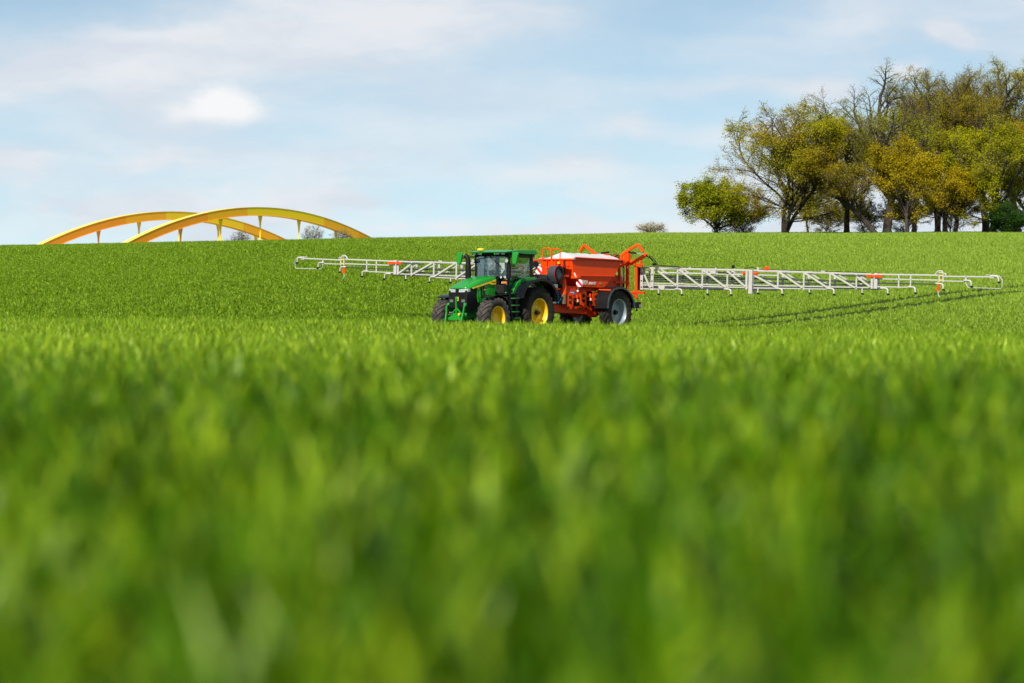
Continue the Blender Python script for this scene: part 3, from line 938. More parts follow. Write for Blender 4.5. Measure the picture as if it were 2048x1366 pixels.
def rear_rim(r): return [(r - .01, .235), (r + .012, .262), (r + .012, .275), (r - .02, .275), (r - .035, .24), (r - .045, .16), (r - .075, .14), (r - .085, .06), (r - .10, .05),
                         (r - .14, .035), (.40, .045), (.33, .07), (.29, .10), (.21, .105), (.19, .09), (.0, .09)]
def front_rim(r): return [(r - .01, .195), (r + .012, .222), (r + .012, .235), (r - .02, .235), (r - .035, .20), (r - .045, .12), (r - .07, .10), (r - .08, .02), (r - .10, .0),
                          (.30, -.02), (.27, .0), (.24, .01), (0, .01)]


for s in (1, -1):
    wheel(tractor, 0.05, s * .93, 1.02, 1.05, .66, .575, s, M['rubber'], M['yellow'], 23, rear_rim(.575), M['dark'],
          [(.10, .09), (.10, .13), (.07, .14), (.065, .26), (0, .26)])
    wheel(tractor, 3.17, s * 1.12, 0.80, 0.845, .58, .485, s, M['muddy'], M['yellow'], 21, front_rim(.485), M['yellow'],
          [(.22, .01), (.215, .07), (.20, .09), (.0, .09)])

# chassis and axles
m = MB()
m.box(-.5, 2.3, -.32, .32, .75, 1.5); m.box(-.55, .35, -.42, .42, .7, 1.55)
m.tube([(0.05, -.95, 1.02), (0.05, .95, 1.02)], .17, 14)
m.build('transmission', M['dark'], tractor, bevel=.03)
m = MB()
m.prism([(3.55, 1.5), (2.15, 1.58), (2.15, 1.0), (2.6, .92), (3.3, .86), (3.85, .74), (3.95, .95), (3.75, 1.2)], 'xz', -.33, .33)
m.build('front_frame', M['green2'], tractor, bevel=.025)
m = MB()
m.tube([(3.17, -.9, .80), (3.17, .9, .80)], [.13, .13], 12); m.box(2.95, 3.37, -.3, .3, .62, .95)
for s in (1, -1): m.tube([(3.17, s * .6, .80), (3.17, s * .98, .80)], .20, 14)
m.build('front_axle', M['green2'], tractor, smooth=40)

# hood: lofted shell
def hood_sec(x, w, zt, zs):
    h = zt - zs
    return [(x, -w, zs), (x, -w * 1.0, zs + h * .35), (x, -w * .93, zs + h * .70), (x, -w * .72, zs + h * .90), (x, -w * .35, zs + h * .985), (x, 0, zt),
            (x, w * .35, zs + h * .985), (x, w * .72, zs + h * .90), (x, w * .93, zs + h * .70), (x, w * 1.0, zs + h * .35), (x, w, zs)]
secs = [hood_sec(4.06, .26, 2.035, 1.995), hood_sec(4.01, .40, 2.065, 1.99), hood_sec(3.92, .475, 2.10, 1.99), hood_sec(3.70, .505, 2.18, 2.035), hood_sec(3.40, .51, 2.29, 2.105),
        hood_sec(3.05, .505, 2.40, 2.18), hood_sec(2.70, .50, 2.47, 2.25), hood_sec(2.40, .50, 2.505, 2.31), hood_sec(2.16, .50, 2.50, 2.355)]
m = MB(); vs = [p for s in secs for p in s]; fs = []
for i in range(len(secs) - 1):
    for c in range(10): fs.append((i * 11 + c, i * 11 + c + 1, (i + 1) * 11 + c + 1, (i + 1) * 11 + c))
fs.append(tuple(range(11))); b = (len(secs) - 1) * 11; fs.append(tuple(range(b + 10, b - 1, -1)))
fs += [(i * 11, (i + 1) * 11, (i + 1) * 11 + 10, i * 11 + 10) for i in range(len(secs) - 1)]
m.add(vs, fs)
hood = m.build('hood', M['green'], tractor, smooth=50)
m = MB()
m.box(3.05, 3.30, -.30, -.06, 2.36, 2.385); m.box(3.05, 3.30, .06, .30, 2.36, 2.385)
for s in (1, -1):
    st_ = MB(); st_.prism([(3.72, 2.035), (3.05, 2.175), (2.4, 2.30), (2.165, 2.365), (2.165, 2.17), (2.52, 2.155), (2.64, 2.20), (3.1, 2.105), (3.72, 1.99)], 'xz', s * .49, s * .532)
    sp_ = st_.build('side_stripe', M['yellow'], tractor)
    text('JOHN DEERE', 'lettering', M['black'], sp_, .055, ((2.47 if s > 0 else 2.20), s * .534, 2.24), (R(90), 0, R(180) if s > 0 else 0), sx=.85, bold=.0)
    sd = MB(); sd.prism([(3.44, 2.06), (2.60, 2.21), (2.50, 2.18), (2.165, 2.195), (2.165, 1.56), (3.30, 1.44), (3.38, 1.7)], 'xz', s * .40, s * .490)
    sd.build('side_panel', M['green'], tractor, bevel=.012)
    for k, (x0, zt, zb) in enumerate(((3.18, 2.06, 1.60), (3.02, 2.09, 1.64))):
        v = MB(); v.prism([(x0, zt), (x0 - .10, zt + .02), (x0 - .14, zb + .02), (x0 - .05, zb)], 'xz', s * .47, s * .499)
        v.build('side_vent', M['black'], tractor)
    d = MB(); d.box(2.30, 2.72, s * .49 if s > 0 else s * .497, s * .497 if s > 0 else s * .49, 1.66, 1.98); d.build('access_panel', M['green'], tractor, bevel=.003)
    for (xa, xb, za, zb) in ((3.28, 3.37, 1.98, 2.05), (2.86, 2.95, 1.93, 1.98)): MB().box(xa, xb, *sorted((s * .489, s * .500)), za, zb).build('decal', M['yellow'], tractor)
# grille
m = MB()
m.prism([(3.98, 1.985), (3.45, 2.03), (3.39, 1.7), (3.31, 1.44), (3.55, 1.12), (3.95, 1.06), (4.06, 1.25), (4.075, 1.6), (4.05, 1.9)], 'xz', -.462, .462)
gb = m.build('grille', M['black'], tractor, bevel=.035)
for k in range(11):
    y = -.36 + .072 * k
    if abs(y) < .03: continue
    MB().box(4.05, 4.088, y - .012, y + .012, 1.22, 1.78).build('slat', M['dark'], gb)
MB().prism([(-.07, 1.98), (.07, 1.98), (.045, 1.2), (-.045, 1.2)], 'yz', 4.04, 4.10).build('centre_rib', M['black'], gb, bevel=.01)
for s in (1, -1):
    MB().hexa([(4.02, s * .09, 1.84), (4.115, s * .09, 1.84), (4.03, s * .47, 1.855), (3.86, s * .478, 1.855), (4.02, s * .09, 1.955), (4.10, s * .09, 1.965), (4.005, s * .475, 1.985), (3.84, s * .483, 1.985)]).build('headlight', M['lens'], tractor, bevel=.012)
    MB().box(4.05, 4.10, *sorted((s * .20, s * .38)), 1.44, 1.56).build('fog_lamp', M['smoked'], tractor, bevel=.015)
bd = MB().box(4.10, 4.115, -.075, .075, 1.50, 1.66).build('badge', M['yellow'], tractor, bevel=.01)
m = MB()
m.prism([(-.05, 1.54), (-.02, 1.555), (.0, 1.585), (.03, 1.585), (.05, 1.55), (.055, 1.56), (.04, 1.605), (.0, 1.615), (-.03, 1.60), (-.045, 1.635), (-.055, 1.605)], 'yz', 4.116, 4.120)
m.build('deer_emblem', M['green'], bd)
# front linkage
m = MB()
m.box(3.95, 4.22, -.36, .36, .74, .86); m.box(4.0, 4.15, -.30, .30, .86, 1.02)
m.bar((4.12, -.22, 1.0), (4.12, 0, 1.22), .05, .06, (1, 0, 0)); m.bar((4.12, .22, 1.0), (4.12, 0, 1.22), .05, .06, (1, 0, 0))
m.bar((4.14, 0, .98), (4.16, 0, 1.62), .06, .07); m.tube([(4.13, -.04, 1.62), (4.13, .04, 1.62)], .055, 10)
m.build('front_hitch_tower', M['green'], tractor, bevel=.008)
for s in (1, -1):
    m = MB()
    ap = [(4.10, s * .40, 1.36), (4.20, s * .44, 1.30), (4.24, s * .42, 1.05), (4.34, s * .40, .72), (4.40, s * .38, .55)]
    for a, b in zip(ap[:-1], ap[1:]): m.bar(a, b, .055, .085, (1, 0, 0))
    m.tube([(4.11, s * .36, 1.36), (4.11, s * .46, 1.36)], .065, 12)
    m.build('linkage_arm', M['green'], tractor, bevel=.01)
m = MB()
for (y, z, r_) in ((-.25, 1.04, .022), (-.18, 1.04, .022), (-.28, .96, .02), (.24, .96, .02)): m.tube([(4.16, y, z), (4.27, y, z)], r_, 8)
m.build('hydraulic_coupling', M['steel'], tractor)
MB().box(4.23, 4.25, .16, .25, .92, 1.02).build('warning_decal', M['yellow'], tractor)

# fenders
def band(poly, y0, y1, th, c):
    """closed shell following a poly line in xz, thickened away from centre c"""
    m = MB(); vs = []; fs = []
    for (x, z) in poly:
        d = Vector((x - c[0], z - c[1])).normalized() * th
        vs += [(x, y0, z), (x, y1, z), (x + d.x, y1, z + d.y), (x + d.x, y0, z + d.y)]
    for i in range(len(poly) - 1):
        q = i * 4
        for k in range(4): fs.append((q + k, q + 4 + k, q + 4 + (k + 1) % 4, q + (k + 1) % 4))
    fs += [(0, 1, 2, 3)]; b = (len(poly) - 1) * 4; fs.append((b + 3, b + 2, b + 1, b))
    return m.add(vs, fs)


def arc(c, r, a0, a1, n): return [(c[0] + r * math.cos(R(a0 + (a1 - a0) * i / n)), c[1] + r * math.sin(R(a0 + (a1 - a0) * i / n))) for i in range(n + 1)]


RF = [(1.44, 1.58), (1.36, 1.80), (1.18, 2.02), (.92, 2.18), (.60, 2.27), (.22, 2.31), (-.18, 2.28), (-.50, 2.16), (-.76, 1.96), (-.93, 1.70), (-1.01, 1.46)]
for s in (1, -1):
    y0, y1 = sorted((s * .80, s * 1.38))
    f = band(arc((3.17, .80), .93, 62, 188, 16), y0, y1, .025, (3.17, .8)); f.build('front_fender', M['gloss'], tractor, smooth=50)
    y0, y1 = sorted((s * .90, s * 1.38))
    rf_ = band(RF, y0, y1, .05, (0.1, 1.0)).build('rear_fender', M['gloss'], tractor, smooth=50)
    y0, y1 = sorted((s * 1.34, s * 1.39))
    band([(x * 1.0, z - .0) for x, z in RF], y0, y1, .11, (0.1, 1.0)).build('fender_lip', M['gloss'], rf_, smooth=50)
    y0, y1 = sorted((s * .84, s * .91))
    G = [(1.62, 1.50), (1.56, 1.78), (1.42, 2.02), (1.18, 2.24), (.84, 2.40), (.40, 2.47), (.0, 2.46), (-.40, 2.36), (-.80, 2.05), (-.76, 1.94), (-.50, 2.14), (-.18, 2.26), (.22, 2.29), (.60, 2.25), (.92, 2.16), (1.18, 2.0), (1.36, 1.78), (1.44, 1.45)]
    MB().prism(G, 'xz', y0, y1).build('fender_panel', M['green'], tractor, bevel=.015)
    y0, y1 = sorted((s * .5, s * .88))
    band([(1.56, 1.70), (1.42, 1.98), (1.18, 2.20), (.84, 2.36), (.40, 2.43), (0, 2.42), (-.4, 2.32), (-.8, 2.0)], y0, y1, .03, (.1, 1.0)).build('fender_top', M['green'], tractor, smooth=50)
# side tank with steps
m = MB(); m.box(1.12, 2.02, .50, .98, .72, 1.72)
m.build('fuel_tank', M['black'], tractor, bevel=.05)
MB().box(1.12, 2.02, -.98, -.50, .72, 1.72).build('fuel_tank', M['black'], tractor, bevel=.05)
for z in (.55, .80, 1.06, 1.32, 1.60):
    MB().box(1.50, 1.86, 1.0, 1.22, z - .02, z + .025).build('step', M['green2'], tractor, bevel=.006)
m = MB()
for x in (1.48, 1.88): m.bar((x, 1.10, .45), (x, 1.02, 1.80), .03, .12, (1, 0, 0))
m.build('step_frame', M['black'], tractor)
MB().box(1.20, 2.10, .60, 1.0, 1.74, 1.80).build('platform', M['black'], tractor, bevel=.01)
MB().tube([(2.02, 1.02, 1.36), (2.06, 1.02, 1.36)], .05, 10).build('marker_lamp', M['amber'], tractor)
MB().box(1.80, 1.84, 1.0, 1.06, 1.03, 1.10).build('adblue_cap', M['blue'], tractor)

# cab
m = MB()
P = .075
for s in (1, -1):
    m.bar((1.70, s * .80, 1.80), (1.66, s * .82, 3.36), P, P + .03, (1, 0, 0))      # A
    m.bar((.17, s * .82, 2.35), (.13, s * .84, 3.36), .13, .10, (1, 0, 0))         # C
    m.bar((1.66, s * .82, 3.32), (.13, s * .84, 3.30), .08, .12)
    m.bar((1.70, s * .82, 1.84), (1.30, s * .82, 1.84), .06, .08)
    m.bar((1.34, s * .82, 1.84), (.55, s * .83, 2.42), .05, .07)
    m.bar((.58, s * .83, 2.42), (.15, s * .83, 2.42), .05, .08)
m.bar((1.66, -.82, 3.33), (1.66, .82, 3.33), .08, .10); m.bar((.13, -.84, 3.32), (.13, .84, 3.32), .08, .12); m.bar((.15, -.82, 2.42), (.15, .82, 2.42), .08, .1)
m.box(-.02, 1.72, -.86, .86, 3.27, 3.37)
m.build('cab_frame', M['black'], tractor, bevel=.012)
m = MB(); m.box(.12, 1.68, -.78, .78, 1.62, 1.80); m.box(.05, .35, -.6, .6, 1.8, 2.35)
m.build('cab_floor', M['black'], tractor)
def pane(pts, th, name='window_pane'):
    p = [Vector(q) for q in pts]; n = (p[1] - p[0]).cross(p[2] - p[0]).normalized() * th
    k = len(p); mm = MB(); mm.add(p + [q + n for q in p], [tuple(range(k)), tuple(range(2 * k - 1, k - 1, -1))] + [(i, (i + 1) % k, k + (i + 1) % k, k + i) for i in range(k)])
    return mm.build(name, M['glass'], tractor)
m = MB(); vs = []; fs = []
for i in range(9):
    y = -.77 + 1.54 * i / 8; bx = 1.70 + .11 * math.cos(y / .77 * 1.4)
    vs += [(bx, y, 1.86), (bx - .02, y, 3.30), (bx + .006, y, 1.86), (bx - .014, y, 3.30)]
for i in range(8):
    q = i * 4; fs += [(q, q + 4, q + 5, q + 1), (q + 2, q + 3, q + 7, q + 6), (q + 1, q + 5, q + 7, q + 3), (q, q + 2, q + 6, q + 4)]
fs += [(0, 1, 3, 2), (32, 34, 35, 33)]
m.add(vs, fs).build('windscreen', M['glass'], tractor, smooth=60)
for s in (1, -1):
    pane([(1.62, s * .835, 1.9), (1.32, s * .835, 1.9), (.62, s * .84, 2.46), (.24, s * .845, 2.46), (.22, s * .85, 3.24), (1.60, s * .845, 3.26)], .006, 'door_window')
pane([(.10, -.72, 2.48), (.10, .72, 2.48), (.08, .74, 3.24), (.08, -.74, 3.24)], .006, 'rear_window')
m = MB()
m.prism([(-.14, 3.38), (.75, 3.39), (1.25, 3.43), (1.62, 3.455), (2.00, 3.44), (2.05, 3.475), (1.95, 3.51), (1.2, 3.565), (.1, 3.585), (-.10, 3.555), (-.19, 3.47)], 'xz', -.93, .93)
m.build('cab_roof', M['green'], tractor, bevel=.045, seg=3, smooth=50)
m = MB(); m.box(1.55, 1.93, -.86, .86, 3.37, 3.44); m.box(-.06, .30, -.88, .88, 3.30, 3.385); m.build('roof_underside', M['black'], tractor, bevel=.02)
for y in (-.72, -.45, .45, .72):
    MB().box(1.92, 1.96, y - .09, y + .09, 3.385, 3.435).build('roof_lamp', M['lens'], tractor, bevel=.01)
for y in (-.34, .34):
    MB().prism([(y - .05, 3.45), (y + .05, 3.45), (y, 3.34)], 'yz', 1.96, 2.0).build('roof_bracket', M['green'], tractor)
m = MB(); m.lathe([(0, .115), (.08, .11), (.135, .085), (.15, .05), (.135, .01), (0, 0)], (1.88, -.44, 3.53), 20, 'z'); m.build('satellite_receiver', M['yellow'], tractor, smooth=60)
m = MB(); m.tube([(.95, .45, 3.58), (.95, .45, 4.02)], .008, 5); m.tube([(.95, .45, 3.56), (.95, .45, 3.63)], [.06, .03], 10); m.build('antenna', M['black'], tractor)
MB().box(-.20, -.14, .70, .86, 3.40, 3.47).build('turn_signal', M['amber'], tractor, bevel=.01)
# wipers
m = MB(); m.tube([(1.84, -.05, 3.30), (1.85, .18, 3.15), (1.80, .58, 2.78)], .012, 5); m.tube([(1.83, .22, 3.12), (1.80, .62, 2.74)], .014, 5)
m.tube([(1.86, -.18, 3.27), (1.84, -.42, 3.22), (1.78, -.72, 3.20)], .012, 5)
m.build('wiper', M['black'], tractor)
# mirrors
for s, (mx, my) in ((-1, (1.86, -1.50)), (1, (1.86, 1.28))):
    b = MB(); b.prism([(my - .14, 3.47), (my + .12, 3.47), (my + .14, 3.37), (my + .05, 3.0), (my - .12, 2.97), (my - .15, 3.17)], 'yz', mx - .05, mx + .05)
    mr = b.build('mirror', M['green'], tractor, bevel=.02)
    b = MB(); b.prism([(my - .12, 3.43), (my + .10, 3.43), (my + .11, 3.35), (my + .03, 3.04), (my - .10, 3.01), (my - .13, 3.17)], 'yz', mx - .066, mx - .052)
    b.build('mirror_glass', M['mirror'], mr)
    MB().tube([(1.68, s * .82, 3.28), (1.80, s * 1.0, 3.29), (mx - .03, my - s * .1, 3.24)], .028, 7).build('mirror_arm', M['black'], mr)
# work lamps on the A pillars
for s in (1, -1):
    b = MB(); b.tube([(1.74, s * .84, 3.12), (1.86, s * .84, 3.12)], .085, 14); w_ = b.build('work_lamp', M['black'], tractor, smooth=50)
    MB().tube([(1.861, s * .84, 3.12), (1.872, s * .84, 3.12)], .074, 14).build('lamp_lens', M['lens'], w_)
    b = MB(); b.box(1.92, 2.0, *sorted((s * .72, s * .98)), 2.27, 2.36); b.build('lamp_bar', M['black'], tractor)
    for y in (.70, .90):
        b = MB(); b.tube([(1.98, s * y, 2.46), (2.05, s * y, 2.46)], .062, 12); w_ = b.build('work_lamp', M['black'], tractor)
        MB().tube([(2.051, s * y, 2.46), (2.06, s * y, 2.46)], .052, 12).build('lamp_lens', M['lens'], w_)
    MB().box(1.98, 2.04, *sorted((s * .74, s * .94)), 2.20, 2.28).build('turn_signal', M['amber'], tractor, bevel=.015)
    MB().box(1.98, 2.035, *sorted((s * .70, s * .735)), 2.20, 2.28).build('side_light', M['lens'], tractor)
    b = MB(); b.tube([(1.86, s * .98, 2.0), (1.86, s * .98, 2.9), (1.70, s * .9, 2.98)], .013, 6); b.build('grab_rail', M['black'], tractor)
# exhaust and air intake
m = MB(); m.tube([(2.30, -.76, 2.38), (2.30, -.76, 2.92)], .12, 14); m.tube([(2.30, -.76, 2.90), (2.30, -.76, 3.05), (2.30, -.77, 3.18), (2.31, -.81, 3.28), (2.34, -.90, 3.35)], [.115, .10, .10, .10, .095], 12)
m.build('exhaust_stack', M['black'], tractor, smooth=50)
m = MB(); m.box(2.12, 2.50, -.92, -.56, 2.08, 2.38); m.build('stack_base', M['black'], tractor, bevel=.03)
m = MB(); m.tube([(1.80, .90, 2.42), (1.80, .90, 2.97)], .095, 14); m.build('air_intake', M['black'], tractor, smooth=50)
m = MB(); m.box(1.72, 2.14, -.85, -.5, 1.6, 2.1); m.box(1.72, 2.12, .52, .86, 1.80, 2.15); m.tube([(1.9, .80, 1.7), (2.0, .62, 1.9), (2.12, .55, 2.1)], .05, 8)
m.build('engine_hoses', M['dark'], tractor, bevel=.02)
MB().box(1.95, 2.03, .86, .93, 1.80, 1.86).build('filler_cap', M['green'], tractor, bevel=.02)
# inside of the cab
m = MB(); m.box(.32, .84, -.26, .26, 2.12, 2.24); m.box(.22, .36, -.25, .25, 2.2, 2.85); m.box(.24, .33, -.13, .13, 2.86, 3.04); m.box(.40, .75, -.2, .2, 1.8, 2.12); m.box(.35, .85, -.36, -.29, 2.35, 2.42)
m.build('driver_seat', M['dark'], tractor, bevel=.04)
m = MB()
C0 = Vector((1.22, 0, 2.56)); ax = Vector((-.45, 0, .9)).normalized(); u_ = Vector((0, 1, 0)); v_ = ax.cross(u_)
m.tube([C0 + (u_ * math.cos(a) + v_ * math.sin(a)) * .19 for a in np.linspace(0, 2 * math.pi, 21)], .015, 6)
m.tube([C0, (1.36, 0, 2.28), (1.42, 0, 1.8)], [.03, .04, .07], 8); m.tube([C0 + u_ * .18, C0 - u_ * .18], .012, 5)
m.build('steering_wheel', M['black'], tractor)
m = MB(); m.box(1.05, 1.10, -.62, -.36, 2.55, 2.75); m.box(.6, 1.1, -.66, -.34, 2.2, 2.34); m.tube([(1.07, -.5, 2.3), (1.07, -.5, 2.56)], .02, 6)
m.build('control_console', M['dark'], tractor, bevel=.01)
m = MB(); m.bar((1.60, .70, 1.92), (1.60, .70, 2.4), .10, .12, (1, 0, 0)); m.bar((1.45, -.5, 2.0), (1.45, .5, 2.0), .1, .25)
m.build('dash_trim', M['cream'], tractor)
# rear hitch
m = MB(); m.bar((-.5, 0, .72), (-1.2, 0, .62), .12, .08); m.bar((-.45, -.38, .85), (-1.15, -.42, .75), .06, .09); m.bar((-.45, .38, .85), (-1.15, .42, .75), .06, .09); m.bar((-.5, 0, 1.45), (-1.0, 0, 1.2), .07, .07)
m.build('rear_hitch', M['dark'], tractor)

# ------------------------------------------------------------------ driver
driver = empty('person', veh(.62, 0, 2.18), VROT)
tag(driver, 'driver in a pale shirt sitting at the wheel inside the tractor cab', 'person')


def figure():
    V = []; E = []; Rd = []
    def v(p, r): V.append(p); Rd.append(r); return len(V) - 1
    def e(a, b): E.append((a, b)); return b
    kind = {}
    pel = v((0, 0, .02), .135); sp1 = e(pel, v((-.02, 0, .18), .13)); sp2 = e(sp1, v((-.03, 0, .36), .145)); ch = e(sp2, v((-.01, 0, .47), .12))
    nk = e(ch, v((.02, 0, .57), .055)); hd0 = e(nk, v((.04, 0, .66), .085)); hd1 = e(hd0, v((.05, 0, .75), .098)); hd2 = e(hd1, v((.04, 0, .83), .06))
    ns = e(hd0, v((.135, 0, .70), .018))
    zone = {}
    for s in (1, -1):
        sh = e(ch, v((-.01, s * .17, .46), .065)); el_ = e(sh, v((.10, s * .25, .22), .048)); wr = e(el_, v((.46, s * .19, .30), .030))
        pm = e(wr, v((.53, s * .175, .315), .034))
        for k in range(4):
            o = (k - 1.5) * .020
            f1 = e(pm, v((.585, s * (.172 + o), .325 - .002 * k), .0095)); f2 = e(f1, v((.612, s * (.168 + o), .300), .0090)); e(f2, v((.600, s * (.166 + o), .272), .0080))
        t1 = e(wr, v((.515, s * .150, .335), .012)); e(t1, v((.555, s * .140, .325), .010))
        hp = e(pel, v((.03, s * .10, .0), .095)); kn = e(hp, v((.46, s * .13, .04), .070)); an = e(kn, v((.52, s * .13, -.36), .045)); he = e(an, v((.50, s * .13, -.40), .045)); e(he, v((.68, s * .14, -.41), .035))
    me = bpy.data.meshes.new('body'); me.from_pydata(V, E, [])
    o = bpy.data.objects.new('body', me); COL.objects.link(o); o.parent = driver
    sk = o.modifiers.new('skin', 'SKIN')
    for i, r in enumerate(Rd): me.skin_vertices[0].data[i].radius = (r, r)
    me.skin_vertices[0].data[0].use_root = True
    ss = o.modifiers.new('sub', 'SUBSURF'); ss.levels = 1; ss.render_levels = 1
    dg = bpy.context.evaluated_depsgraph_get(); dg.update()
    nm = bpy.data.meshes.new_from_object(o.evaluated_get(dg))
    o.modifiers.clear(); o.data = nm
    nm.materials.clear()
    for k in ('skin', 'shirt', 'trousers'): nm.materials.append(M[k])
    for f in nm.polygons:
        c = f.center
        if c.z > .545 or c.x > .42 and c.z > .2: k = 0
        elif c.z > .10 and c.x < .42: k = 1
        else: k = 2
        f.material_index = k; f.use_smooth = True
    return o


figure()
m = MB()
m.lathe([(0, .115), (.06, .105), (.095, .06), (.106, .0), (.10, -.05), (.07, -.07)], (.032, 0, .775), 16, 'z'); m.build('hair', M['hair'], driver, smooth=60)
m = MB()
for s in (1, -1):
    m.lathe([(0, .012), (.010, .006), (.012, -.004)], (.138, s * .032, .745), 8, 'x')
m.build('eye', M['black'], driver)
m = MB(); m.box(.128, .138, -.025, .025, .668, .674); m.build('mouth', M['redpaint'], driver)
m = MB()
for s in (1, -1): m.box(.03, .06, *sorted((s * .092, s * .110)), .70, .765)
m.build('ear', M['skin'], driver, bevel=.008)
# ------------------------------------------------------------------ fertiliser spreader (coordinates measured from the tractor's rear axle)
SX = -5.76
spreader = empty('fertiliser_spreader', veh(SX, 0, -.02), VROT)
tag(spreader, 'orange red trailed fertiliser spreader with a white covered hopper and very wide white booms', 'spreader')


def sb(m, name, mt, par=None, **kw):
    o = m.build(name, mt, par or spreader, **kw)
    if par is None: o.location.x = -SX
    return o


HY_ = .80
# hopper shell: upper box, fold, funnel
def ring(x0, x1, y, z0, z1=None):
    z1 = z0 if z1 is None else z1
    return [(x0, -y, z0), (x0, y, z0), (x1, y, z1), (x1, -y, z1)]
rings = [ring(-2.83, -6.57, HY_, 3.19, 3.12), ring(-2.93, -6.02, HY_ - .005, 2.52, 2.50), ring(-2.98, -5.95, HY_ - .03, 2.48, 2.46), ring(-3.78, -5.28, .745, 2.03, 2.00)]
m = MB(); vs = [p for r_ in rings for p in r_]; fs = []
for i in range(3):
    for c in range(4): fs.append((i * 4 + c, (i + 1) * 4 + c, (i + 1) * 4 + (c + 1) % 4, i * 4 + (c + 1) % 4))
fs += [(3, 2, 1, 0), (12, 13, 14, 15)]
m.add(vs, fs); hop = sb(m, 'hopper', M['orange'], bevel=.012)
m = MB(); m.box(-6.60, -2.80, HY_, HY_ + .05, 3.13, 3.19); m.box(-6.60, -2.80, -HY_ - .05, -HY_, 3.13, 3.19)
m.box(-2.83, -2.78, -HY_ - .05, HY_ + .05, 3.15, 3.21); m.box(-6.64, -6.57, -HY_ - .05, HY_ + .05, 3.05, 3.14); sb(m, 'hopper_rim', M['orange'], bevel=.008)
for y in (.40, .02, -.42):
    sb(MB().prism([(-2.79, 3.14), (-2.86, 2.55), (-2.82, 2.55), (-2.74, 3.14)], 'xz', y - .02, y + .02), 'stiffener', M['orange2'])
sb(MB().bar((-2.78, .70, 3.14), (-2.84, .56, 2.55), .012, .012), 'hopper_cable', M['redpaint'])
sb(MB().box(-2.80, -2.785, .10, .25, 3.0, 3.08), 'decal', M['yellow'])
sb(MB().prism([(.12, 2.62), (.24, 2.62), (.24, 2.86), (.14, 2.72)], 'yz', -2.86, -2.79), 'sight_window', M['dark'])
sb(MB().bar((-2.79, .47, 2.55), (-2.77, .47, 3.16), .035, .035, (1, 0, 0)), 'breather_pipe', M['dark'])
# rivets along the upper edge
m = MB()
for x in np.arange(-3.05, -6.5, -.42): m.tube([(x, HY_ + .0, 3.06), (x, HY_ + .012, 3.06)], .014, 6)
sb(m, 'rivets', M['steel'])['kind'] = 'stuff'
# pressed bead along the side where the sheet is folded
sb(MB().prism([(-2.95, 2.515), (-6.0, 2.495), (-6.0, 2.47), (-2.95, 2.49)], 'xz', HY_ - .03, HY_ + .018), 'fold_bead', M['orange'])
# tarpaulin: a sagging, creased sheet over a ridge bar
gx = np.linspace(-2.86, -6.55, 40); gy = np.linspace(-.84, .84, 22)
vs = []; rr_ = random.Random(5)
for x in gx:
    for y in gy:
        u = abs(y) / .84
        t = (-2.86 - x) / 3.69
        ridge = .27 * min(1, t * 9.0)
        z = 3.20 - .065 * t + ridge * (1 - u ** 1.3) + .012 * math.sin(x * 5 + y * 3) * (1 - u) + .008 * math.sin(y * 19 + x * 7) * (1 - u) + .012 * (1 - u) * math.sin(x * 11 - y * 4)
        vs.append((x, y, z))
ny_ = len(gy); fs = [(i * ny_ + j, i * ny_ + j + 1, (i + 1) * ny_ + j + 1, (i + 1) * ny_ + j) for i in range(len(gx) - 1) for j in range(ny_ - 1)]
m = MB(); m.add(vs, fs)
b_ = len(vs); n_ = len(gx) * ny_
m.add([(x, y, z - .012) for x, y, z in vs], [tuple(reversed(f)) for f in fs])
for i in range(len(gx) - 1):
    for j in (0, ny_ - 1): m.f.append((i * ny_ + j, (i + 1) * ny_ + j, (i + 1) * ny_ + j + n_, i * ny_ + j + n_)); m.mi.append(0)
sb(m, 'tarpaulin', M['tarp'], smooth=60)
for s in (1, -1):
    sb(MB().tube([(-3.0, s * .86, 3.245), (-6.5, s * .86, 3.155)], .035, 8), 'roll_tube', M['orange2'] if s > 0 else M['steel'])
    sb(MB().prism([(-2.9, 3.205), (-6.5, 3.115), (-6.5, 3.13), (-2.9, 3.225)], 'xz', *sorted((s * .84, s * .875))), 'seal_strip', M['black'])
    sb(MB().box(-3.0, -2.84, *sorted((s * .80, s * .87)), 3.17, 3.23), 'tarpaulin_flap', M['tarp'])
# name on the side
for s in (1, -1):
    rz_ = R(180) if s > 0 else 0
    tilt = R(90 + 31)
    # funnel plane: from y=.77,z=2.46 down to y=.52,z=2.02
    def fp(x, z): return (x - SX, s * (.745 + (z - 2.02) * .055 + .012), z)
    rot_ = (R(90 + 0), 0, rz_)
    for body, size, x, z, bold, mt in (('RAUCH', .25, -3.42, 2.135, .004, 'white'), ('AERO GT', .150, -4.13, 2.135, .006, 'white'), ('60.1', .135, -4.90, 2.135, .0, 'steel')):
        o = text(body, 'lettering', M[mt], spreader, size, fp(x if s > 0 else x - .8, z), (R(90 + 3.1), 0, rz_), sx=.72 if body == 'RAUCH' else .85, bold=bold)
